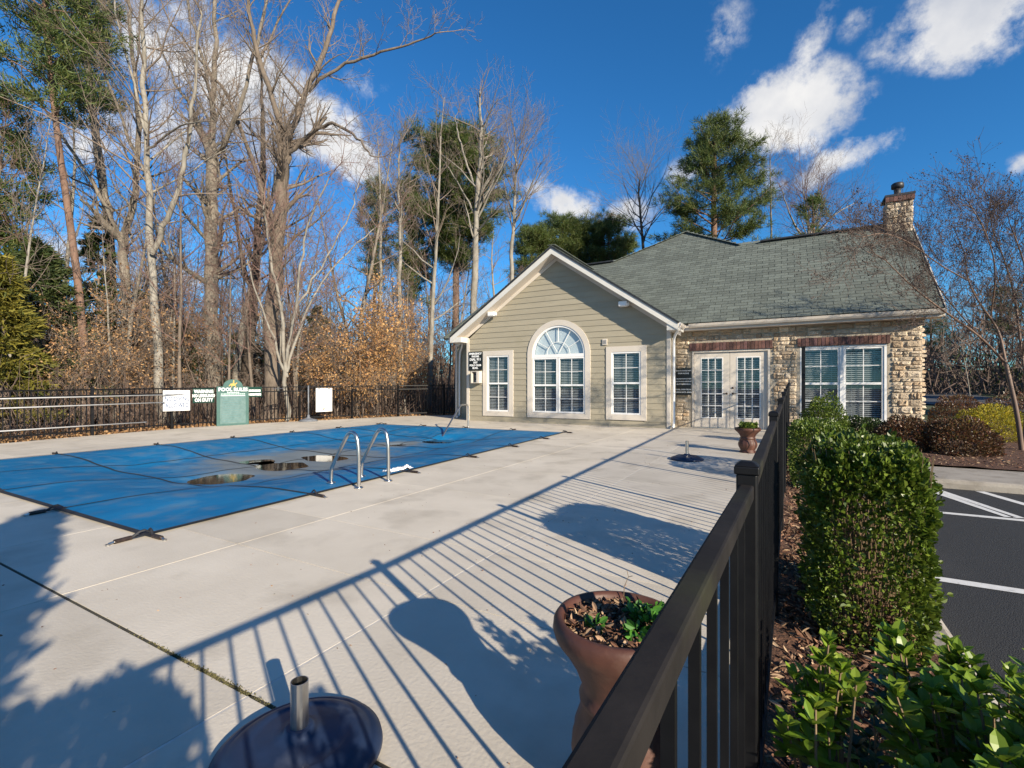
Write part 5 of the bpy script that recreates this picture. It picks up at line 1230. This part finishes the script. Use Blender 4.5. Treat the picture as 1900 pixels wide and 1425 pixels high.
# pines and other evergreens
def pine(name, label, d, trunk, crown, bark, seed, r0=.2, r1=.05, tuft=.30, blen=1.0, dens=1.0, mt='pine_needle', group=None, sag=.0):
    """trunk: photo path; crown: list of (y in photo, half width in photo px)"""
    rs = random.Random(seed); foot = W(trunk[0][0], d); foot.z = wood_z(foot.x, foot.y) - .05 if foot.x < -10 or foot.y > 17 else -.1
    pts = [W(px, d, py=py) - foot for px, py in trunk]; pts[0] = Vector((0, 0, 0)); pts = smooth_path(pts, 2); n_ = len(pts); T = TreeB()
    T.t.tube(pts, [r0 + (r1 - r0) * i / (n_ - 1) for i in range(n_)], 9, False)
    def at_z(z):
        for a, b in zip(pts, pts[1:]):
            if a.z <= z <= b.z: return a.lerp(b, (z - a.z) / max(1e-6, b.z - a.z))
        return pts[-1]
    cz = [(CAMZ - (py - CY) / F * d - foot.z, hw / F * d) for py, hw in crown]; cz.sort()
    def width(z):
        if z <= cz[0][0]: return cz[0][1]
        for (a, wa), (b, wb) in zip(cz, cz[1:]):
            if a <= z <= b: return wa + (wb - wa) * (z - a) / (b - a)
        return cz[-1][1]
    z = cz[0][0]; PP, DD = [], []
    while z < cz[-1][0]:
        w = width(z); a0 = rs.uniform(0, 6.28); nbr = rs.randint(3, 5)
        for k in range(nbr):
            L_ = w * rs.uniform(.55, 1.15)
            if L_ < .15: continue
            a = a0 + 6.283 * k / nbr + rs.uniform(-.4, .4); el = rs.uniform(.05, .45) - sag; dr = Vector((math.cos(a) * math.cos(el), math.sin(a) * math.cos(el), math.sin(el)))
            p0 = at_z(z); bp = [p0]; q = p0
            for j in range(4): dr = (dr + vj(rs, .10) + Vector((0, 0, .07))).normalized(); q = q + dr * L_ / 4; bp.append(q)
            T.t.tube(bp, [max(.012, .022 * L_ ** .7) * (1 - .2 * j) for j in range(5)], 4, False)
            nt_ = max(4, int(L_ * 6.2 * dens))
            for j in range(nt_):
                t = .42 + .58 * (j + rs.random()) / nt_; i = min(int(t * 4), 3); c = bp[i].lerp(bp[i + 1], t * 4 - i); side = vj(rs, .22 * min(L_, 1.8)); side.z *= .28
                PP.append(c + side + Vector((0, 0, rs.uniform(0, .12)))); DD.append((dr + side.normalized() * .8 + Vector((0, 0, .5))).normalized())
        z += rs.uniform(.34, .72) * (.6 + .4 * min(1, w)) / max(.6, dens ** .5)
    q = at_z(cz[-1][0]); PP.append(q); DD.append(Vector((0, 0, 1)))
    PP, DD = np.array(PP), np.array(DD); k = 26; P = np.repeat(PP, k, 0) + nr.normal(0, .085, (len(PP) * k, 3)); D = unit(nr.normal(0, 1, (len(PP) * k, 3)) * .95 + np.repeat(DD, k, 0))
    o = thing(name, label, 'tree', foot, group); link('trunk', T.t.mesh('trunk', bark, True), o); link('crown', blades(P, D, tuft, .030 * blen, mt, 'crown', jit=.1), o); return o
pine('pine_tree', 'thin leaning pine with a bare reddish trunk beside the green cedar', 14.5, [(166, 735), (150, 560), (128, 400), (110, 280), (95, 150), (84, 20), (78, -70)], [(215, 60), (160, 85), (110, 70), (60, 100), (0, 110), (-70, 40)], 'bark_pine', 41, .115, .05, .27, dens=1.4)
pine('pine_tree', 'second pine whose dark crown overlaps the leaning one', 19, [(205, 740), (208, 560), (205, 430), (180, 280), (165, 150), (160, 40), (155, -50)], [(235, 45), (190, 55), (130, 45), (80, 70), (20, 50), (-40, 30)], 'bark_grey', 42, .19, .06, .28, dens=1.4)
pine('pine_tree', 'pine with drooping dark boughs at the edge of the wood beyond the gold cedar', 16, [(-15, 740), (-10, 520), (-5, 330), (-8, 180)], [(520, 70), (440, 80), (380, 95), (300, 90), (230, 75), (180, 30)], 'bark_pine', 43, .16, .05, .27, dens=1.5)
pine('pine_tree', 'broad domed pine with a thick straight trunk behind the broken-topped tree', 30, [(846, 720), (846, 560), (846, 420), (848, 320), (850, 255)], [(500, 35), (450, 70), (400, 95), (340, 100), (300, 85), (262, 55), (248, 20)], 'bark_pine', 44, .26, .08, .38, dens=2.0)
pine('pine_tree', 'narrow ragged pine beside the thin feathery tree', 31, [(692, 720), (694, 560), (698, 440), (702, 340)], [(520, 25), (470, 28), (400, 30), (345, 18)], 'bark_pine', 45, .14, .05, .34, dens=1.6)
pine('pine_tree', 'ragged pine between the slender bare tree and the broad domed pine', 30, [(762, 720), (764, 560), (766, 440), (760, 330)], [(560, 32), (480, 38), (400, 35), (335, 18)], 'bark_pine', 46, .15, .05, .34, dens=1.6)
pine('pine_tree', 'great dark pine towering over the ridge', 33, [(1326, 560), (1325, 450), (1324, 340), (1328, 225)], [(470, 118), (430, 110), (390, 100), (330, 85), (280, 65), (240, 35), (222, 12)], 'bark_pine', 47, .30, .07, .38, dens=1.35)
for k, (px, d, w, yt, lb) in enumerate(((985, 42, 35, 415, 'pine of the cluster standing farthest from the hip roof'), (1040, 44, 48, 398, 'broad bushy pine among those above the gable roof'), (1085, 45, 40, 405, 'mid pine of the cluster behind the gable peak'), (1128, 43, 42, 402, 'dark pine of the cluster nearest the hip roof'), (1160, 46, 24, 440, 'low pine peeping over the ridge vent'))):
    pine('pine_tree', lb, d, [(px, 720), (px, 560), (px + 2, yt + 20)], [(580, w * .8), (500, w * 1.2), (450, w * 1.25), (yt + 15, w * .6), (yt, w * .2)], 'bark_pine', 50 + k, .2, .06, .44, dens=1.5)
pine('pine_tree', 'small brownish pine behind the roof near the chimney', 33, [(1512, 560), (1510, 430), (1508, 375)], [(440, 38), (410, 32), (385, 22), (372, 8)], 'bark_pine', 56, .12, .04, .34, dens=.8)
pine('pine_tree', 'distant dark pine seen between crape myrtle stems', 46, [(1858, 720), (1858, 600), (1856, 535)], [(620, 30), (590, 34), (560, 24), (538, 8)], 'bark_pine', 57, .18, .05, .40)
pine('pine_tree', 'distant pine at the stone corner across the road', 52, [(1728, 720), (1728, 640), (1726, 580)], [(680, 40), (640, 38), (600, 26), (585, 8)], 'bark_pine', 58, .18, .05, .42)

def cedar(label, px, d, ytop, hw, mt, seed, n=15000, bl=.16, bare=.04):
    foot = W(px, d); foot.z = (wood_z(foot.x, foot.y) if foot.x < -10 else -.1) - .03; h = CAMZ - (ytop - CY) / F * d - foot.z; w = hw / F * d
    q = np.random.default_rng(seed); nb = max(60, n // 110); bt = q.random(nb) ** .85; ba = q.uniform(0, 6.283, nb); bL = w * (1 - bt) ** .62 * q.uniform(.45, 1.25, nb); k = q.integers(0, nb, n)
    sx = q.uniform(.18, 1, n) ** .7; t = bt[k]; a = ba[k] + q.normal(0, .16, n) / np.maximum(sx, .4); r = bL[k] * sx
    P = np.stack([r * np.cos(a), r * np.sin(a), bare * h + t * h * (1 - bare) * .96 + r * (.45 - .35 * sx) - q.random(n) * .22 * w * sx * .6], 1) + q.normal(0, .035, (n, 3)); P[:, 2] = np.maximum(P[:, 2], .03); D = np.stack([np.cos(a), np.sin(a), .10 + 0 * a], 1)
    o = thing('cedar_tree', label, 'tree', foot); link('crown', blades(P, D, bl, .045, mt, 'crown', jit=.45), o)
    m = MB(); m.tube([(0, 0, 0), (.03, 0, h * .4), (0, .02, h * .93)], [w * .09 + .03, .05, .012], 7)
    rs = random.Random(seed)
    for k in range(40):
        z = h * rs.uniform(.08, .85); a = rs.uniform(0, 6.28); L_ = w * (1 - z / h) ** .75 * .8; m.tube([(0, 0, z), (L_ * .5 * math.cos(a), L_ * .5 * math.sin(a), z + .08 * L_), (L_ * math.cos(a), L_ * math.sin(a), z + .3 * L_)], [.016, .011, .006], 4, False)
    part('trunk', m, 'bark_brown', o); return o
cedar('golden-green cedar at the end of the railing fence', 5, 12.2, 465, 85, 'cedar_gold', 61, 22000)
cedar('deep green cedar behind the golden one', 75, 14.2, 430, 110, 'cedar', 62, 22000)
cedar('slim dark cedar between the leaning pine and the pale forked tree', 182, 17.5, 385, 62, 'cedar', 63, 14000)
cedar('short dark cedar behind the pale forked tree', 262, 20, 530, 60, 'cedar', 64, 10000)
cedar('low green cedar behind the no-diving sign', 345, 19.5, 590, 55, 'cedar', 65, 9000)
cedar('shadowy cedar deep behind the pool rules board', 455, 23, 590, 60, 'cedar', 66, 9000)
cedar('green cedar behind the golden thicket', 590, 24, 560, 60, 'cedar', 67, 9000)
# tall tapering holly standing outside the picture, whose shade falls across the deck
o = cedar('tall tapering evergreen at the far car park end of the mulch bed', 950, 1, 400, 620, 'dark_leaf', 68, 46000, .10, 0)
o.location = (.50, -1.56, -.08); o.scale = (1.0, 1.0, 1.75)

# leaf-holding saplings (golden and russet), built three times and copied with their own sizes
def leafy_sapling(seed, h, mt, nleaf, twig='twig_red'):
    rs = random.Random(seed); T = TreeB(); stems_ = 3
    for k in range(stems_):
        a = rs.uniform(0, 6.28); d0 = Vector((math.cos(a) * .28, math.sin(a) * .28, 1)); grow(T, Vector((rs.uniform(-.1, .1), rs.uniform(-.1, .1), -.05)), d0, h * rs.uniform(.75, 1), .03, 0, 3, rs, (8, 5, 4), .05, (.6, 1.2), .004, .12)
    tp = T.tips; P = np.array([tp[i % len(tp)][0] for i in range(nleaf)]) + nr.normal(0, .06, (nleaf, 3)); D = np.array([tp[i % len(tp)][1] for i in range(nleaf)]); D[:, 2] -= .35
    return T, P, D
def make_sapling(seed, h, mt, nleaf, lsize):
    T, P, D = leafy_sapling(seed, h, mt, nleaf); o = link('beech_sapling', None); m = T.c; n0 = len(m.v); m.v += T.t.v; m.f += [[i + n0 for i in f] for f in T.t.f]; m.a += T.t.a
    link('stems', m.mesh('stems', 'twig', True), o); link('dead_leaves', leaves(P, D, lsize, .55, mt, 'dead_leaves', jit=.7), o); return o
protos = [make_sapling(70, 3.3, 'dead_leaf_gold', 1900, .085), make_sapling(71, 3.5, 'dead_leaf', 1000, .085), make_sapling(72, 3.0, 'dead_leaf_dark', 650, .075)]
used = [False] * 3
def put(k, px, d, s_, label, group, rz):
    o = protos[k] if not used[k] else copy_tree(protos[k]); used[k] = True; p = W(px, d)
    o.location = (p.x, p.y, wood_z(p.x, p.y) - .02); o.scale = (s_, s_, s_ * rng.uniform(.8, 1.35)); o.rotation_euler = (rng.uniform(-.12, .12), rng.uniform(-.12, .12), rz); tag(o, label, 'sapling', group)
G1, L1 = 'golden saplings in the thicket', 'golden-leaved sapling in the bright thicket behind the white board'
for px, d, s_ in ((588, 18.2, .72), (622, 18.8, .95), (660, 19.2, 1.15), (690, 20.2, 1.1), (640, 20.8, 1.25), (720, 20.8, 1.0), (668, 18.6, .62), (606, 19.6, .85), (745, 21.2, .8), (700, 19.6, .7)): put(rng.choice((0, 0, 1)), px, d, s_, L1, G1, rng.uniform(0, 6))
G2, L2 = 'tan saplings behind the poles', 'tan-leaved sapling behind the long poles and railing'
for px, d, s_ in ((120, 13.6, .62), (150, 13.9, .75), (190, 14.6, .85), (225, 15.2, .8), (170, 15.6, 1.1), (255, 15.8, .7), (215, 17.5, 1.35), (135, 16.2, 1.2), (95, 13.4, .5)): put(1, px, d, s_, L2, G2, rng.uniform(0, 6))
G3, L3 = 'russet understorey', 'dull russet sapling in the understorey behind the railing'
for k in range(40):
    px = rng.uniform(40, 860); d = rng.uniform(17 if px < 560 else 20.5, 34); put(2, px, d, rng.uniform(.6, 1.5), L3, G3, rng.uniform(0, 6))
# generic bare trees, three kinds, copied through the wood
def generic(seed, h, r, bark, twig, ch):
    rs = random.Random(seed); T = TreeB(); pts = [Vector((0, 0, -.1))]; d = Vector((0, 0, 1))
    for k in range(8): d = (d + vj(rs, .045) + Vector((0, 0, .1))).normalized(); pts.append(pts[-1] + d * h / 8)
    rad = [r * (1 - .88 * i / 8) for i in range(9)]; T.t.tube(pts, rad, 8, False)
    for k in range(20):
        t = .28 + .72 * (k + rs.random()) / 20; i = min(int(t * 8), 7); q = pts[i].lerp(pts[i + 1], t * 8 - i); a = rs.uniform(0, 6.28); el = rs.uniform(.35, .95)
        grow(T, q, Vector((math.cos(a) * math.cos(el), math.sin(a) * math.cos(el), math.sin(el))), h * .30 * (1.15 - .75 * t) * rs.uniform(.6, 1.2), max(.012, rad[i] * .42), 0, 2, rs, ch, .12)
    o = link('bare_tree', None); link('trunk', T.t.mesh('trunk', bark, True), o); link('twigs', T.c.mesh('twigs', twig, True), o); return o
gp = [generic(80, 11, .11, 'bark_grey', 'twig', (6, 5)), generic(81, 13, .14, 'bark_pale', 'twig', (6, 4)), generic(82, 8, .06, 'bark_brown', 'twig_red', (6, 5)), generic(83, 7, .05, 'bark_pale', 'twig', (5, 4))]
gu = [False] * 4
def put_tree(k, p, s_, label, group):
    o = gp[k] if not gu[k] else copy_tree(gp[k]); gu[k] = True; o.location = p; o.scale = (s_, s_, s_ * rng.uniform(.9, 1.15)); o.rotation_euler = (rng.uniform(-.05, .05), rng.uniform(-.05, .05), rng.uniform(0, 6.28)); tag(o, label, 'tree', group)
for k in range(70):
    px = rng.uniform(-30, 850); d = rng.uniform((12.5 + max(0, px) * .0085) if px < 560 else 20.5, 32); p = W(px, d); p.z = wood_z(p.x, p.y) - .05
    put_tree(rng.choice((2, 3, 3, 2, 0)), p, rng.uniform(.7, 1.15), 'slim bare young tree among the leafless woods behind the railing', 'slim young trees in the wood')
for k, px in enumerate((30, 110, 335, 430, 655, 795)):
    d = rng.uniform(20, 27); p = W(px, d); p.z = wood_z(p.x, p.y) - .05
    put_tree((0, 1)[k % 2], p, rng.uniform(1.0, 1.25), 'tall slim bare tree standing between the great trees of the wood', 'tall bare trees between the great ones')
for k in range(60):
    px = rng.uniform(-60, 1010); d = rng.uniform(33, 62); p = W(px, d); p.z = .3
    put_tree(rng.choice((0, 1, 0, 2)), p, rng.uniform(.85, 1.25), 'far leafless tree deep in the wood', 'far trees deep in the wood')
for px, d, s_, k in ((1765, 38, .62, 3), (1800, 36, .78, 3), (1745, 46, .8, 0), (1835, 45, .85, 0), (1885, 40, .7, 3), (1780, 56, 1.0, 1), (1860, 60, 1.0, 1), (1725, 60, .9, 0), (1905, 52, .95, 2), (1815, 50, .9, 2), (1700, 66, 1.1, 1), (1750, 70, 1.1, 2), (1840, 72, 1.1, 0)):
    p = W(px, d); p.z = rise(p.x, p.y) - .05; put_tree(k, p, s_, 'bare street tree on the far lawn across the road', 'bare trees across the road')
# far-off wood: a mass of trunks, twigs and dull foliage
n = 95000; az = nr.uniform(-1.35, 1.25, n); rad = nr.uniform(50, 92, n); hgt = nr.random(n) ** 1.9
top = 6.5 + 2.5 * np.sin(az * 9) + 1.6 * np.sin(az * 31 + 1) + 1.2 * np.sin(az * 67)
ang = TH * -1 + az; P = np.stack([np.sin(ang) * rad, np.cos(ang) * rad, hgt * top + .2], 1); D = np.tile([0, 0, 1.], (n, 1))
fw = link('far_wood', blades(P, D, 1.3, .10, 'twig_dark', 'far_wood', jit=.6)); fw['kind'] = 'stuff'
n = 14000; az = nr.uniform(-1.35, 1.25, n); rad = nr.uniform(55, 92, n); ang = -TH + az; cl = np.sin(az * 23) + np.sin(az * 57 + 2); P = np.stack([np.sin(ang) * rad, np.cos(ang) * rad, nr.random(n) ** 1.3 * (4.5 + 1.6 * cl) + .2], 1)
fg = link('far_evergreen_wood', blades(P, np.tile([0, 0, 1.], (n, 1)), .9, .22, 'cedar', 'far_evergreen_wood', jit=.9)); fg['kind'] = 'stuff'
# leaf litter and brushy stems on the wood floor
n = 26000; y = nr.uniform(-2, 22, n); u = nr.random(n) ** 1.6 * 16; x = np.array([XL(min(max(v, -8), 16.2)) for v in y]) - .02 - u
z = np.array([wood_z(a, b) for a, b in zip(x, y)]) + nr.random(n) * .05; D = nr.normal(0, 1, (n, 3)); D[:, 2] = np.abs(D[:, 2]) * .4
o = link('fallen_leaves', leaves(np.stack([x, y, z], 1), D, .10, .6, 'dead_leaf', 'fallen_leaves', jit=.3)); o['kind'] = 'stuff'
n = 22000; y = nr.uniform(0, 34, n); u = .9 + nr.random(n) ** 1.2 * 22; x = np.array([XL(min(max(v, -8), 16.2)) for v in y]) - u; x = np.where(y > 16, x + (y - 16) * .8, x)
z = np.array([wood_z(a, b) for a, b in zip(x, y)]); keep = ~((x > -11.2) & (y < 22.5))
o = link('brush', blades(np.stack([x, y, z], 1)[keep], np.tile([0, 0, 1.], (keep.sum(), 1)), 1.7, .016, 'twig_dark', 'brush', jit=.42)); o['kind'] = 'stuff'

# crape myrtle by the pavement
def myrtle():
    rs = random.Random(90); T = TreeB(); d = 8.7; foot = W(1897, d); foot.z = -.1
    def wp_(px, py, dd): return W(px, d + dd, py=py) - foot
    limbs = [([(1897, 845, 0), (1888, 770, 0), (1872, 700, .05), (1866, 672, .1)], .062, .045), ([(1866, 674, .1), (1820, 625, .0), (1770, 590, -.3), (1720, 555, -.5), (1680, 520, -.6), (1640, 480, -.7)], .036, .010),
             ([(1866, 672, .1), (1856, 620, .3), (1838, 590, .3), (1815, 560, .1), (1795, 520, 0), (1790, 470, -.1)], .036, .012), ([(1900, 840, .1), (1906, 720, .4), (1894, 640, .6), (1885, 560, .8), (1870, 500, .9), (1840, 420, .8)], .05, .012),
             ([(1898, 660, .5), (1915, 580, .2), (1905, 500, -.4), (1880, 430, -.6)], .035, .010), ([(1820, 625, 0), (1760, 560, .5), (1720, 500, .7), (1700, 450, .5)], .024, .008), ([(1795, 520, 0), (1740, 490, -.4), (1690, 450, -.8), (1640, 430, -1.0), (1600, 440, -1.1)], .02, .007), ([(1838, 590, .3), (1850, 500, -.2), (1830, 430, -.5), (1800, 380, -.5)], .024, .008), ([(1910, 620, .3), (1960, 540, .2), (1990, 470, 0)], .035, .01), ([(1905, 700, .3), (1950, 640, -.5), (2010, 580, -.8)], .03, .01)]
    for pp, r0, r1 in limbs:
        pts = smooth_path([wp_(*p) for p in pp], 2); n_ = len(pts); rad = [.66 * (r0 + (r1 - r0) * i / (n_ - 1)) for i in range(n_)]; T.t.tube(pts, rad, 9, False)
        if r0 > .045 and pp[0][1] > 840 and len(pp) < 5: continue
        tot = sum((b - a).length for a, b in zip(pts, pts[1:])); nb = max(6, int(tot * 9.0))
        for k in range(nb):
            t = .25 + .75 * (k + rs.random()) / nb; i = min(int(t * (n_ - 1)), n_ - 2); q = pts[i].lerp(pts[i + 1], t * (n_ - 1) - i); dr = (pts[i + 1] - pts[i]).normalized(); ax = dr.orthogonal().normalized(); ax.rotate(Matrix.Rotation(rs.uniform(0, 6.283), 3, dr)); an = rs.uniform(.4, 1.0)
            grow(T, q, dr * math.cos(an) + ax * math.sin(an), rs.uniform(.4, 1.1), max(.005, rad[i] * .45), 0, 2, rs, (6, 5), .12, (.4, .9), .0024, .14)
        grow(T, pts[-1], pts[-1] - pts[-2], .8, r1, 0, 2, rs, (5, 3), .1, (.4, .9), .0024)
    o = tree_obj('crape_myrtle', 'bare many-stemmed crape myrtle with dark seed heads by the pavement', 'tree', foot, T, 'bark_myrtle', 'twig_dark', crown='twigs')
    idx = rs.sample(range(len(T.tips)), min(len(T.tips), 1700)); P = np.repeat(np.array([T.tips[i][0] for i in idx]), 6, 0); P = P + nr.normal(0, .032, P.shape)
    link('seed_heads', leaves(P, nr.normal(0, 1, P.shape), .024, .8, 'seed_pod', 'seed_heads'), o)
myrtle()
# evergreen and bare trees off to the right, outside the picture, that shade the road and lawn
for k, (x, y, h) in enumerate(((24, 22, 12), (30, 27, 13), (36, 23, 14), (34, 33, 13), (42, 30, 15), (28, 36, 12), (40, 40, 14), (48, 36, 15), (50, 46, 15))):
    q = W(1200, 20); o = None
    rs = random.Random(200 + k); nb = 5200; t = nr.random(nb) ** .8; a = nr.uniform(0, 6.283, nb); r = 2.6 * (1 - t) ** .7 * (1 - .5 * nr.random(nb) ** 2)
    P = np.stack([r * np.cos(a), r * np.sin(a), .08 * h + t * h * .92], 1); D = np.stack([np.cos(a), np.sin(a), 0 * a + .2], 1)
    o = thing('roadside_evergreen', 'dark roadside evergreen shading the lawn and road', 'tree', (x, y, rise(x, y) - .1), 'roadside evergreens'); link('crown', blades(P, D, .7, .22, 'cedar', 'crown', jit=.5), o); part('trunk', MB().tube([(0, 0, 0), (0, 0, h * .9)], [.22, .03], 8), 'bark_brown', o)
